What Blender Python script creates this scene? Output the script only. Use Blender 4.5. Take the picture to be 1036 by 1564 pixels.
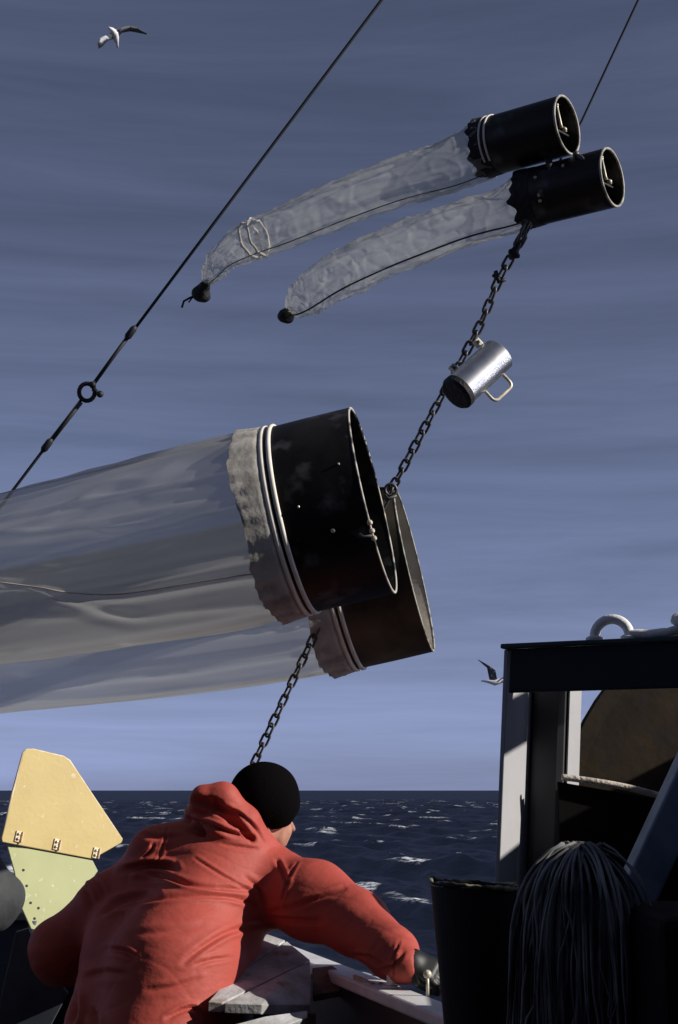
import bpy, math, random
import numpy as np
from mathutils import Vector, Matrix, noise as mn

for o in list(bpy.data.objects):
    bpy.data.objects.remove(o, do_unlink=True)
scene = bpy.context.scene
random.seed(7)
R = math.radians

# ------------------------------------------------------------------ camera
W, H, FPX = 1036.0, 1564.0, 2172.0
PITCH = math.atan(425.0 / FPX)
CAM = Vector((0, 0, 1.70))
cd = bpy.data.cameras.new('camera')
cd.sensor_fit = 'VERTICAL'
cd.sensor_height = 36.0
cd.sensor_width = 24.0
cd.lens = 36.0 * FPX / H
cd.clip_start = 0.05
cd.clip_end = 40000
cam = bpy.data.objects.new('camera', cd)
scene.collection.objects.link(cam)
cam.location = CAM
cam.rotation_euler = (math.pi / 2 + PITCH, 0, 0)
scene.camera = cam
FW = Vector((0, math.cos(PITCH), math.sin(PITCH)))
UP = Vector((0, -math.sin(PITCH), math.cos(PITCH)))
RT = Vector((1, 0, 0))


def P(px, py, D):
    """world point seen at a photograph pixel, D metres ahead of the camera"""
    px, py, D = float(px), float(py), float(D)
    return CAM + D * (FW + RT * ((px - W / 2) / FPX) - UP * ((py - H / 2) / FPX))


def pxlen(n, D):
    return n * D / FPX


# ------------------------------------------------------------------ sky and sun
SUN = Vector((0.86, -0.19, 0.425)).normalized()
world = bpy.data.worlds.new('World')
scene.world = world
world.use_nodes = True
wn, wl = world.node_tree.nodes, world.node_tree.links
wn.clear()
out = wn.new('ShaderNodeOutputWorld')
bg = wn.new('ShaderNodeBackground')
bg.inputs['Strength'].default_value = 0.064
sky = wn.new('ShaderNodeTexSky')
sky.sky_type = 'NISHITA'
sky.sun_disc = False
sky.sun_elevation = math.asin(SUN.z)
sky.sun_rotation = math.atan2(SUN.x, SUN.y)
sky.altitude = 0
sky.air_density = 1.0
sky.dust_density = 0.3
sky.ozone_density = 3.0
# thin stratus streaks: a horizontally stretched noise mixes a grey violet veil over the blue
tc = wn.new('ShaderNodeTexCoord')
mp = wn.new('ShaderNodeMapping')
mp.inputs['Scale'].default_value = (1.2, 1.2, 15.0)
mp.inputs['Rotation'].default_value = (R(3), R(-2), 0)
nz = wn.new('ShaderNodeTexNoise')
nz.inputs['Scale'].default_value = 2.2
nz.inputs['Detail'].default_value = 8
nz.inputs['Roughness'].default_value = 0.6
nz.inputs['Distortion'].default_value = 0.4
cr = wn.new('ShaderNodeMapRange')
cr.inputs['From Min'].default_value = 0.32
cr.inputs['From Max'].default_value = 0.72
cr.inputs['To Min'].default_value = 0.86
cr.inputs['To Max'].default_value = 0.97
mix = wn.new('ShaderNodeMix')
mix.data_type = 'RGBA'
veil = wn.new('ShaderNodeMix')       # the veil takes its brightness from the sky itself
veil.data_type = 'RGBA'
veil.blend_type = 'MULTIPLY'
veil.inputs[0].default_value = 1.0
bw = wn.new('ShaderNodeRGBToBW')
wl.new(tc.outputs['Generated'], mp.inputs['Vector'])
wl.new(mp.outputs['Vector'], nz.inputs['Vector'])
wl.new(nz.outputs['Fac'], cr.inputs['Value'])
wl.new(sky.outputs['Color'], bw.inputs['Color'])
wl.new(bw.outputs['Val'], veil.inputs[6])
veil.inputs[7].default_value = (0.80, 0.98, 1.70, 1)
wl.new(cr.outputs['Result'], mix.inputs[0])
wl.new(sky.outputs['Color'], mix.inputs[6])
wl.new(veil.outputs[2], mix.inputs[7])
streak = wn.new('ShaderNodeMapRange')
streak.inputs['From Min'].default_value = 0.3
streak.inputs['From Max'].default_value = 0.7
streak.inputs['To Min'].default_value = 0.80
streak.inputs['To Max'].default_value = 1.14
wl.new(nz.outputs['Fac'], streak.inputs['Value'])
shade = wn.new('ShaderNodeVectorMath')
shade.operation = 'SCALE'
wl.new(mix.outputs[2], shade.inputs[0])
wl.new(streak.outputs['Result'], shade.inputs['Scale'])
wl.new(shade.outputs[0], bg.inputs['Color'])
wl.new(bg.outputs['Background'], out.inputs['Surface'])

sd = bpy.data.lights.new('sun', 'SUN')
sd.energy = 4.9
sd.angle = R(0.53)
sd.color = (1.0, 0.94, 0.86)
so = bpy.data.objects.new('sun', sd)
scene.collection.objects.link(so)
so.rotation_euler = (-SUN).to_track_quat('-Z', 'Y').to_euler()
so.location = (8, -3, 9)

scene.view_settings.view_transform = 'Standard'
scene.view_settings.look = 'None'
scene.view_settings.exposure = 0.0
scene.view_settings.gamma = 1.0
scene.view_settings.use_curve_mapping = False
scene.render.engine = 'CYCLES'
scene.cycles.max_bounces = 8
scene.cycles.transparent_max_bounces = 24
scene.cycles.use_denoising = True

# ------------------------------------------------------------------ materials


def mat(name, col, rough=0.6, metal=0.0, col2=None, nscale=8.0, lo=0.4, hi=0.65, stretch=(1, 1, 1),
        bump=0.0, bscale=60.0, spec=0.5, bdist=0.01, col3=None, n3scale=40.0, lo3=0.62, hi3=0.7):
    m = bpy.data.materials.new(name)
    m.use_nodes = True
    n, l = m.node_tree.nodes, m.node_tree.links
    b = n['Principled BSDF']
    b.inputs['Base Color'].default_value = (*col, 1)
    b.inputs['Roughness'].default_value = rough
    b.inputs['Metallic'].default_value = metal
    b.inputs['Specular IOR Level'].default_value = spec
    t = n.new('ShaderNodeTexCoord')
    mp = n.new('ShaderNodeMapping')
    mp.inputs['Scale'].default_value = stretch
    l.new(t.outputs['Object'], mp.inputs['Vector'])

    def ramp(scale, a, z, detail=6):
        q = n.new('ShaderNodeTexNoise')
        q.inputs['Scale'].default_value = scale
        q.inputs['Detail'].default_value = detail
        l.new(mp.outputs['Vector'], q.inputs['Vector'])
        r = n.new('ShaderNodeMapRange')
        r.inputs['From Min'].default_value = a
        r.inputs['From Max'].default_value = z
        l.new(q.outputs['Fac'], r.inputs['Value'])
        return r.outputs['Result']
    last = None
    if col2:
        x = n.new('ShaderNodeMix')
        x.data_type = 'RGBA'
        l.new(ramp(nscale, lo, hi), x.inputs[0])
        x.inputs[6].default_value = (*col, 1)
        x.inputs[7].default_value = (*col2, 1)
        last = x.outputs[2]
    if col3:
        x = n.new('ShaderNodeMix')
        x.data_type = 'RGBA'
        l.new(ramp(n3scale, lo3, hi3, 3), x.inputs[0])
        if last:
            l.new(last, x.inputs[6])
        else:
            x.inputs[6].default_value = (*col, 1)
        x.inputs[7].default_value = (*col3, 1)
        last = x.outputs[2]
    if last:
        l.new(last, b.inputs['Base Color'])
    if bump:
        q = n.new('ShaderNodeTexNoise')
        q.inputs['Scale'].default_value = bscale
        q.inputs['Detail'].default_value = 5
        l.new(mp.outputs['Vector'], q.inputs['Vector'])
        bp = n.new('ShaderNodeBump')
        bp.inputs['Strength'].default_value = bump
        bp.inputs['Distance'].default_value = bdist
        l.new(q.outputs['Fac'], bp.inputs['Height'])
        l.new(bp.outputs['Normal'], b.inputs['Normal'])
    return m


def gauze(name, col, alpha, a_var=0.15, scale=9.0, trans=0.45):
    """fine plankton gauze: see-through by coverage, the cloth itself part translucent"""
    m = bpy.data.materials.new(name)
    m.use_nodes = True
    n, l = m.node_tree.nodes, m.node_tree.links
    n.clear()
    o = n.new('ShaderNodeOutputMaterial')
    tr = n.new('ShaderNodeBsdfTransparent')
    df = n.new('ShaderNodeBsdfDiffuse')
    tl = n.new('ShaderNodeBsdfTranslucent')
    df.inputs['Color'].default_value = (*col, 1)
    tl.inputs['Color'].default_value = (*col, 1)
    mx = n.new('ShaderNodeMixShader')
    mx.inputs['Fac'].default_value = trans
    l.new(df.outputs[0], mx.inputs[1])
    l.new(tl.outputs[0], mx.inputs[2])
    t = n.new('ShaderNodeTexCoord')
    q = n.new('ShaderNodeTexNoise')
    q.inputs['Scale'].default_value = scale
    q.inputs['Detail'].default_value = 5
    l.new(t.outputs['Object'], q.inputs['Vector'])
    r = n.new('ShaderNodeMapRange')
    r.inputs['From Min'].default_value = 0.3
    r.inputs['From Max'].default_value = 0.7
    r.inputs['To Min'].default_value = alpha - a_var
    r.inputs['To Max'].default_value = alpha + a_var
    l.new(q.outputs['Fac'], r.inputs['Value'])
    m2 = n.new('ShaderNodeMixShader')
    l.new(r.outputs['Result'], m2.inputs['Fac'])
    l.new(tr.outputs[0], m2.inputs[1])
    l.new(mx.outputs[0], m2.inputs[2])
    l.new(m2.outputs[0], o.inputs['Surface'])
    return m


M = {}
M['jacket'] = mat('red_orange_jacket_cloth', (0.45, 0.080, 0.060), 0.62, col2=(0.40, 0.068, 0.050), nscale=5, bump=0.22,
                  bscale=30, bdist=0.012, spec=0.3, stretch=(1, 1, 1.7))
M['cap'] = mat('black_knit', (0.004, 0.0035, 0.004), 1.0, bump=0.5, bscale=160, bdist=0.004, spec=0.02)
M['skin'] = mat('skin', (0.48, 0.25, 0.17), 0.5, col2=(0.42, 0.19, 0.13), nscale=30, bump=0.2, bscale=200, bdist=0.002)
M['trousers'] = mat('dark_trousers', (0.02, 0.022, 0.03), 0.85, bump=0.3, bscale=60)
M['boots'] = mat('black_rubber', (0.012, 0.012, 0.012), 0.5)
M['black'] = mat('black_paint', (0.007, 0.006, 0.006), 0.45, col2=(0.016, 0.014, 0.012), nscale=9, col3=(0.085, 0.085, 0.09),
                 n3scale=11, lo3=0.57, hi3=0.74, bump=0.15, bscale=40, bdist=0.004, spec=0.28)
M['bronze'] = mat('worn_brown_paint', (0.040, 0.034, 0.024), 0.55, col2=(0.14, 0.11, 0.066), nscale=5, lo=0.38, hi=0.66,
                  bump=0.15, bscale=40, bdist=0.004, spec=0.3)
M['rim'] = mat('pale_chipped_rim', (0.42, 0.40, 0.34), 0.5, col2=(0.12, 0.11, 0.09), nscale=30, lo=0.45, hi=0.62)
M['rimdark'] = mat('chipped_dark_rim', (0.50, 0.47, 0.40), 0.5, col2=(0.05, 0.05, 0.05), nscale=18, lo=0.50, hi=0.62)
M['band'] = mat('pale_hose_band', (0.90, 0.85, 0.76), 0.45, col2=(0.78, 0.72, 0.62), nscale=18)
M['inside'] = mat('grey_brown_inner_paint', (0.62, 0.57, 0.47), 0.7, col2=(0.48, 0.43, 0.35), nscale=9, bump=0.2, bscale=40)
M['steel'] = mat('brushed_steel', (0.78, 0.78, 0.80), 0.36, metal=1.0, col2=(0.6, 0.6, 0.62), nscale=20)
M['dullsteel'] = mat('dull_galvanised_steel', (0.07, 0.07, 0.075), 0.5, metal=0.4, col2=(0.13, 0.12, 0.11), nscale=35)
M['brass'] = mat('pale_cast_metal', (0.75, 0.70, 0.56), 0.4, metal=0.2, col2=(0.55, 0.48, 0.36), nscale=60)
M['wire'] = mat('dark_wire_rope', (0.022, 0.022, 0.024), 0.6, metal=0.3)
M['net'] = gauze('white_plankton_gauze', (0.55, 0.55, 0.53), 0.55, 0.02, 5.0, 0.60)
M['netsmall'] = gauze('fine_plankton_gauze', (0.60, 0.61, 0.60), 0.46, 0.05, 20.0, 0.5)
M['seam'] = mat('dark_seam_tape', (0.06, 0.06, 0.06), 0.9)
M['collar'] = mat('stained_canvas_collar', (0.52, 0.49, 0.44), 0.9, col2=(0.30, 0.28, 0.25), nscale=14, lo=0.42, hi=0.68,
                  bump=0.3, bscale=60, bdist=0.006)
M['warmseam'] = mat('tan_seam_tape', (0.66, 0.54, 0.43), 0.9, col2=(0.50, 0.43, 0.36), nscale=12)
M['cod'] = mat('black_cod_end', (0.010, 0.009, 0.011), 0.7, bump=0.5, bscale=60)
M['yellow'] = mat('yellow_painted_plate', (0.57, 0.435, 0.16), 0.6, col2=(0.53, 0.40, 0.145), nscale=7, col3=(0.68, 0.55, 0.34),
                  n3scale=26, lo3=0.68, hi3=0.76, bump=0.1, bscale=50)
M['yedge'] = mat('chipped_pale_edge', (0.80, 0.73, 0.58), 0.6, col2=(0.70, 0.5, 0.25), nscale=25)
M['green'] = mat('pale_green_painted_plate', (0.45, 0.47, 0.22), 0.6, col2=(0.41, 0.43, 0.20), nscale=6, col3=(0.66, 0.68, 0.45),
                 n3scale=30, lo3=0.64, hi3=0.72)
M['hole'] = mat('dark_bolt_hole', (0.03, 0.03, 0.03), 0.8)
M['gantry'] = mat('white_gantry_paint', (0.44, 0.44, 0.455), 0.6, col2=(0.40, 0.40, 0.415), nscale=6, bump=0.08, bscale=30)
M['post_shade'] = mat('shaded_gantry_paint', (0.05, 0.052, 0.06), 0.7, col2=(0.035, 0.037, 0.044), nscale=6)  # white post paint darkened in colour to stand for its shaded faces
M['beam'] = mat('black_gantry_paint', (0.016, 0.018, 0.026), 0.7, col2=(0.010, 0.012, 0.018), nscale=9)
M['topplate'] = mat('dark_green_plate', (0.05, 0.075, 0.08), 0.6, col2=(0.035, 0.05, 0.055), nscale=10)
M['white'] = mat('white_paint', (0.80, 0.80, 0.82), 0.5, col2=(0.70, 0.70, 0.70), nscale=12, bump=0.15, bscale=40, bdist=0.004)
M['whiterope'] = mat('white_rope', (0.90, 0.89, 0.86), 0.9, col2=(0.74, 0.68, 0.62), nscale=30, lo=0.60, hi=0.80, bump=0.25, bscale=120)
M['rope'] = mat('old_pale_rope', (0.66, 0.60, 0.52), 0.9, col2=(0.42, 0.37, 0.31), nscale=30, bump=0.6, bscale=120)
M['rust'] = mat('rusty_drum', (0.024, 0.016, 0.009), 0.9, col2=(0.052, 0.032, 0.015), nscale=7, lo=0.4, hi=0.68, col3=(0.03, 0.022, 0.016),
                n3scale=22, lo3=0.52, hi3=0.64, bump=0.2, bscale=30, bdist=0.006)
M['machine'] = mat('black_greasy_machine', (0.006, 0.0055, 0.006), 0.8, col2=(0.010, 0.009, 0.008), nscale=9, spec=0.15)
M['brace'] = mat('blue_grey_paint', (0.27, 0.33, 0.44), 0.6, col2=(0.18, 0.23, 0.33), nscale=14)
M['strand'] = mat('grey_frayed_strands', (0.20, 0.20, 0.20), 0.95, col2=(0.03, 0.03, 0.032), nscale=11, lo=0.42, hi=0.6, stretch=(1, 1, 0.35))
M['lock'] = mat('pale_grey_strand', (0.38, 0.38, 0.37), 0.95, col2=(0.10, 0.105, 0.11), nscale=9, lo=0.36, hi=0.6, spec=0.1)
M['bucket'] = mat('black_bucket', (0.008, 0.008, 0.009), 0.7)
M['bucketrim'] = mat('olive_worn_rim', (0.34, 0.32, 0.20), 0.8, col2=(0.02, 0.02, 0.02), nscale=22, lo=0.46, hi=0.56)
M['wood'] = mat('weathered_grey_wood', (0.55, 0.55, 0.56), 0.8, col2=(0.36, 0.35, 0.34), nscale=14, stretch=(1, 1, 1), bump=0.5, bscale=50,
                bdist=0.006, col3=(0.30, 0.20, 0.12), n3scale=9, lo3=0.60, hi3=0.7)
M['woodbrown'] = mat('brown_worn_wood', (0.34, 0.23, 0.16), 0.8, col2=(0.18, 0.12, 0.09), nscale=14, bump=0.5, bscale=50)
M['bulwark'] = mat('dark_navy_bulwark', (0.02, 0.022, 0.032), 0.6, col2=(0.03, 0.03, 0.04), nscale=5)
M['stanchion'] = mat('blue_grey_steel', (0.10, 0.115, 0.15), 0.6, col2=(0.07, 0.08, 0.11), nscale=9)
M['deck'] = mat('dark_deck_steel', (0.025, 0.027, 0.028), 0.8, col2=(0.04, 0.035, 0.03), nscale=3)
M['blocker'] = mat('dull_blocker_paint', (0.16, 0.16, 0.165), 0.7, col2=(0.12, 0.12, 0.125), nscale=3)  # colour of the unseen added blocks, kept dark to bounce little light
M['greyfloat'] = mat('dull_grey_paint', (0.06, 0.064, 0.066), 0.85, col2=(0.035, 0.037, 0.04), nscale=8, bump=0.3, bscale=30)
M['gullw'] = mat('white_feathers', (0.75, 0.75, 0.75), 0.8)
M['gull_shade'] = mat('shaded_feathers', (0.10, 0.10, 0.11), 0.8)  # wing colour darkened to stand for underside shade
M['glass'] = mat('pale_spectacle_frame', (0.55, 0.62, 0.68), 0.2, spec=0.8)

# ------------------------------------------------------------------ mesh helpers
COL = scene.collection


def tag(o, label=None, cat=None, group=None, kind=None):
    if label:
        o['label'] = label
    if cat:
        o['category'] = cat
    if group:
        o['group'] = group
    if kind:
        o['kind'] = kind
    return o


def thing(name, loc, label, cat, group=None):
    o = bpy.data.objects.new(name, None)
    o.empty_display_size = 0.1
    COL.objects.link(o)
    o.location = Vector(loc)
    o['wloc'] = list(loc)
    return tag(o, label, cat, group)


def wloc(o):
    v = Vector((0, 0, 0))
    while o:
        v += o.location
        o = o.parent
    return v


class MB:
    def __init__(s):
        s.v, s.f, s.mi = [], [], []

    def add(s, vs, fs, mi=0):
        b = len(s.v)
        s.v += [Vector(v) for v in vs]
        s.f += [[b + i for i in f] for f in fs]
        s.mi += [mi] * len(fs)
        return s

    def box(s, c, ax, ay, az, mi=0):
        """centre and three half-extent vectors"""
        c, ax, ay, az = Vector(c), Vector(ax), Vector(ay), Vector(az)
        vs = [c + i * ax + j * ay + k * az for k in (-1, 1) for j in (-1, 1) for i in (-1, 1)]
        return s.add(vs, [(0, 2, 3, 1), (4, 5, 7, 6), (0, 1, 5, 4), (2, 6, 7, 3), (0, 4, 6, 2), (1, 3, 7, 5)], mi)

    def tube(s, pts, r, seg=8, closed=False, mi=0, caps=True):
        pts = [Vector(p) for p in pts]
        n = len(pts)
        rr = [float(x) for x in r] if isinstance(r, (list, tuple)) else [float(r)] * n
        vs, fs = [], []
        t0 = (pts[1] - pts[0]).normalized()
        ref = Vector((0, 0, 1)) if abs(t0.z) < 0.9 else Vector((1, 0, 0))
        u = t0.cross(ref).normalized()
        for i in range(n):
            if closed:
                t = (pts[(i + 1) % n] - pts[i - 1]).normalized()
            else:
                t = (pts[min(i + 1, n - 1)] - pts[max(i - 1, 0)]).normalized()
            u = (u - t * u.dot(t)).normalized()
            w = t.cross(u)
            for k in range(seg):
                a = 2 * math.pi * k / seg
                vs.append(pts[i] + rr[i] * (u * math.cos(a) + w * math.sin(a)))
        for i in range(n if closed else n - 1):
            j = (i + 1) % n
            for k in range(seg):
                k2 = (k + 1) % seg
                fs.append((i * seg + k, i * seg + k2, j * seg + k2, j * seg + k))
        if not closed and caps:
            fs.append(tuple(range(seg))[::-1])
            fs.append(tuple((n - 1) * seg + k for k in range(seg)))
        return s.add(vs, fs, mi)

    def lathe(s, o, ax, prof, seg=48, closed_prof=False, mi=0, a0=0.0, a1=2 * math.pi, ref=None):
        """profile of (along, radius) turned about ax through o"""
        o, ax = Vector(o), Vector(ax).normalized()
        ref = Vector(ref) if ref else (Vector((0, 0, 1)) if abs(ax.z) < 0.9 else Vector((1, 0, 0)))
        u = (ref - ax * ref.dot(ax)).normalized()
        w = ax.cross(u)
        full = abs(a1 - a0 - 2 * math.pi) < 1e-6
        cols = seg if full else seg + 1
        vs, fs = [], []
        prof = [(float(x), float(r)) for x, r in prof]
        n = len(prof)
        for k in range(cols):
            a = a0 + (a1 - a0) * k / seg
            for (x, r) in prof:
                vs.append(o + ax * x + r * (u * math.cos(a) + w * math.sin(a)))
        for k in range(seg):
            k2 = (k + 1) % cols
            for i in range(n if closed_prof else n - 1):
                j = (i + 1) % n
                fs.append((k * n + i, k2 * n + i, k2 * n + j, k * n + j))
        return s.add(vs, fs, mi)

    def sphere(s, c, r, seg=12, rings=8, ax=Vector((0, 0, 1)), sc=1.0, mi=0):
        prof = [(-r * sc * math.cos(math.pi * i / rings), max(1e-4, r * math.sin(math.pi * i / rings))) for i in range(rings + 1)]
        return s.lathe(c, ax, prof, seg, mi=mi)

    def slab(s, pts, th, mi=0):
        """a polygon of points thickened by the vector th"""
        n = len(pts)
        pts = [Vector(p) for p in pts]
        th = Vector(th)
        vs = pts + [p + th for p in pts]
        fs = [tuple(range(n)), tuple(range(2 * n - 1, n - 1, -1))]
        fs += [(i, i + n, (i + 1) % n + n, (i + 1) % n) for i in range(n)]
        return s.add(vs, fs, mi)

    def build(s, name, mats, parent=None, smooth=False, bevel=0.0, bseg=2):
        me = bpy.data.meshes.new(name)
        off = wloc(parent) if parent else Vector((0, 0, 0))
        me.from_pydata([tuple(v - off) for v in s.v], [], s.f)
        mats = mats if isinstance(mats, (list, tuple)) else [mats]
        for m in mats:
            me.materials.append(m)
        if len(mats) > 1:
            me.polygons.foreach_set('material_index', s.mi)
        import bmesh
        b = bmesh.new()
        b.from_mesh(me)
        bmesh.ops.recalc_face_normals(b, faces=b.faces)
        b.to_mesh(me)
        b.free()
        if smooth:
            me.polygons.foreach_set('use_smooth', [True] * len(me.polygons))
        o = bpy.data.objects.new(name, me)
        COL.objects.link(o)
        o.parent = parent
        if bevel:
            md = o.modifiers.new('bevel', 'BEVEL')
            md.width = bevel
            md.segments = bseg
            md.limit_method = 'ANGLE'
        return o


def one(name, mb, mats, loc, label, cat, group=None, **kw):
    """a thing that is one mesh: origin moved to loc"""
    o = mb.build(name, mats, None, **kw)
    loc = Vector(loc)
    o.data.transform(Matrix.Translation(-loc))
    o.location = loc
    return tag(o, label, cat, group)


def interp(keys, u):
    """smooth catmull-rom through a list of tuples/vectors at u in 0..1"""
    n = len(keys) - 1
    x = min(max(u, 0), 1) * n
    i = min(int(x), n - 1)
    t = x - i
    p = [np.array(keys[max(0, min(n, i + k))], float) for k in (-1, 0, 1, 2)]
    return 0.5 * ((2 * p[1]) + (-p[0] + p[2]) * t + (2 * p[0] - 5 * p[1] + 4 * p[2] - p[3]) * t * t + (-p[0] + 3 * p[1] - 3 * p[2] + p[3]) * t ** 3)


# ------------------------------------------------------------------ signed distance modelling
def roundcone(p, a, b, r1, r2):
    ba = b - a
    l2 = max(float(ba @ ba), 1e-12)
    t = np.clip(((p - a) @ ba) / l2, 0, 1)
    q = p - a - t[..., None] * ba
    return np.sqrt((q * q).sum(-1)) - (r1 + (r2 - r1) * t)


def ellipsoid(p, c, rad, rot=None):
    q = p - c
    if rot is not None:
        q = q @ rot
    k0 = np.sqrt(((q / rad) ** 2).sum(-1))
    k1 = np.sqrt(((q / (rad * rad)) ** 2).sum(-1)) + 1e-9
    return k0 * (k0 - 1.0) / k1


def sdf_mesh(prims, h):
    """prims: ('c',a,b,r1,r2,k) round cones, ('e',c,rad,rot,k) ellipsoids, ('-c',...) carved away. Surface nets."""
    lo, hi = np.full(3, 1e9), np.full(3, -1e9)
    boxes = []
    for q in prims:
        if q[0] in ('c', '-c'):
            a, b, r = np.array(q[1], float), np.array(q[2], float), max(q[3], q[4])
            l, g, k = np.minimum(a, b) - r, np.maximum(a, b) + r, q[5]
        else:
            a, r = np.array(q[1], float), max(q[2])
            l, g, k = a - r, a + r, q[4]
        boxes.append((l - k - 3 * h, g + k + 3 * h))
        if q[0] != '-c':
            lo, hi = np.minimum(lo, l), np.maximum(hi, g)
    lo -= 4 * h
    hi += 4 * h
    n = np.ceil((hi - lo) / h).astype(int) + 1
    d = np.full(n, 0.2, np.float32)
    for q, (bl, bh) in zip(prims, boxes):
        i0 = np.clip(np.floor((bl - lo) / h).astype(int), 0, n)
        i1 = np.clip(np.ceil((bh - lo) / h).astype(int) + 1, 0, n)
        if (i1 <= i0).any():
            continue
        g = np.stack(np.meshgrid(*[lo[c] + h * np.arange(i0[c], i1[c]) for c in range(3)], indexing='ij'), -1)
        if q[0] in ('c', '-c'):
            e = roundcone(g, np.array(q[1], float), np.array(q[2], float), q[3], q[4])
            k = q[5]
        else:
            e = ellipsoid(g, np.array(q[1], float), np.array(q[2], float), q[3])
            k = q[4]
        sl = tuple(slice(i0[c], i1[c]) for c in range(3))
        o = d[sl]
        if q[0] == '-c':
            m = np.maximum(k - np.abs(o + e), 0) / k
            d[sl] = np.maximum(o, -e) + m * m * k * 0.25
        else:
            m = np.maximum(k - np.abs(o - e), 0) / k
            d[sl] = np.minimum(o, e) - m * m * k * 0.25
    ins = d < 0
    c = np.array(n) - 1
    cnt = np.zeros(c, np.int8)
    corners = [(i, j, k) for i in (0, 1) for j in (0, 1) for k in (0, 1)]
    for (i, j, k) in corners:
        cnt += ins[i:i + c[0], j:j + c[1], k:k + c[2]]
    act = np.argwhere((cnt > 0) & (cnt < 8))
    idx = -np.ones(c, np.int32)
    idx[tuple(act.T)] = np.arange(len(act))
    acc = np.zeros((len(act), 3))
    wsum = np.zeros(len(act))
    for a in corners:
        for ax in range(3):
            if a[ax]:
                continue
            b = list(a)
            b[ax] = 1
            va = d[tuple((act + a).T)].astype(float)
            vb = d[tuple((act + b).T)].astype(float)
            m = (va < 0) != (vb < 0)
            t = np.where(m, va / np.where(m, va - vb, 1), 0)
            p = np.tile(np.array(a, float), (len(act), 1))
            p[:, ax] += t
            acc += p * m[:, None]
            wsum += m
    V = lo + h * (act + acc / wsum[:, None])
    F = []
    for ax in range(3):
        s0 = [slice(1, c[q]) for q in range(3)]
        s0[ax] = slice(0, c[ax])
        s1 = list(s0)
        s1[ax] = slice(1, c[ax] + 1)
        e = np.argwhere(ins[tuple(s0)] != ins[tuple(s1)])
        off = np.ones(3, int)
        off[ax] = 0
        e = e + off
        sg = ins[tuple(e.T)]
        u, w = (ax + 1) % 3, (ax + 2) % 3
        du, dw = np.zeros(3, int), np.zeros(3, int)
        du[u] = 1
        dw[w] = 1
        quad = np.stack([idx[tuple((e - du - dw).T)], idx[tuple((e - dw).T)], idx[tuple(e.T)], idx[tuple((e - du).T)]], 1)
        quad[~sg] = quad[~sg][:, ::-1]
        F.append(quad)
    F = np.concatenate(F)
    F = F[(F >= 0).all(1)]
    return V, F


def np_mesh(name, V, F, m, parent=None, smooth=True):
    me = bpy.data.meshes.new(name)
    off = np.array(wloc(parent)) if parent else np.zeros(3)
    V = V - off
    me.vertices.add(len(V))
    me.vertices.foreach_set('co', V.astype(np.float32).ravel())
    k = F.shape[1]
    me.loops.add(F.size)
    me.loops.foreach_set('vertex_index', F.astype(np.int32).ravel())
    me.polygons.add(len(F))
    me.polygons.foreach_set('loop_start', np.arange(0, F.size, k, dtype=np.int32))
    me.polygons.foreach_set('loop_total', np.full(len(F), k, dtype=np.int32))
    me.update(calc_edges=True)
    me.materials.append(m)
    if smooth:
        me.polygons.foreach_set('use_smooth', [True] * len(F))
    o = bpy.data.objects.new(name, me)
    COL.objects.link(o)
    o.parent = parent
    return o


def vnormals(V, F):
    n = np.zeros_like(V)
    a, b, c, d = (V[F[:, i]] for i in range(4))
    fn = np.cross(c - a, d - b)
    for i in range(4):
        np.add.at(n, F[:, i], fn)
    return n / (np.linalg.norm(n, axis=1, keepdims=True) + 1e-12)


def project(V):
    q = V - np.array(CAM)
    D = q @ np.array(FW)
    return np.stack([W / 2 + FPX * (q @ np.array(RT)) / D, H / 2 - FPX * (q @ np.array(UP)) / D], 1), D


def wnoise(p, f, seed=0):
    """cheap smooth noise in -1..1 from warped sines"""
    rs = np.random.RandomState(seed)
    s = 0
    q = p * f
    for i in range(5):
        A = rs.normal(size=(3, 3))
        A /= np.linalg.norm(A, axis=1, keepdims=True)
        ph = rs.uniform(0, 6.28, 3)
        w = np.sin(q @ A.T + ph)
        q = q + 0.7 * w
        s = s + np.sin(q @ A[0] + ph[1]) * 0.5
    return s / 2.5


def fold_disp(px, folds, face, wk, gain, ridge=False):
    """offset along the normal: creases laid along polylines, each with the pushed-up cloth beside it"""
    disp = np.zeros(len(px))
    for pts, dep, wd in folds:
        pl = np.array([interp(pts, k / 24) for k in range(25)])
        best = np.full(len(px), 1e9)
        bu = np.zeros(len(px))
        bsd = np.zeros(len(px))
        for k in range(24):
            a, b = pl[k], pl[k + 1]
            ba = b - a
            t = np.clip(((px - a) @ ba) / (ba @ ba), 0, 1)
            dv = px - a - t[:, None] * ba
            dd = np.sqrt((dv ** 2).sum(1))
            m = dd < best
            best[m] = dd[m]
            bu[m] = (k + t[m]) / 24
            bsd[m] = np.sign(ba[0] * dv[m, 1] - ba[1] * dv[m, 0])
        tap = np.sin(np.pi * np.clip(bu * 0.92 + 0.04, 0, 1)) ** (0.35 if ridge else 0.7)
        s = bsd * best / (wd * wk)
        if ridge:
            prof = np.exp(-np.abs(s)) - 0.5 * np.exp(-((s - 1.6) / 0.9) ** 2)
        else:
            prof = -np.exp(-(s * 1.1) ** 2) + 0.75 * np.exp(-((s + 1.7) / 1.0) ** 2) + 0.35 * np.exp(-((s - 2.0) / 1.2) ** 2)
        disp += dep * gain * tap * prof * face
    return disp


# ================================================================== SEA
SEA_Z = -3.0


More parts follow.
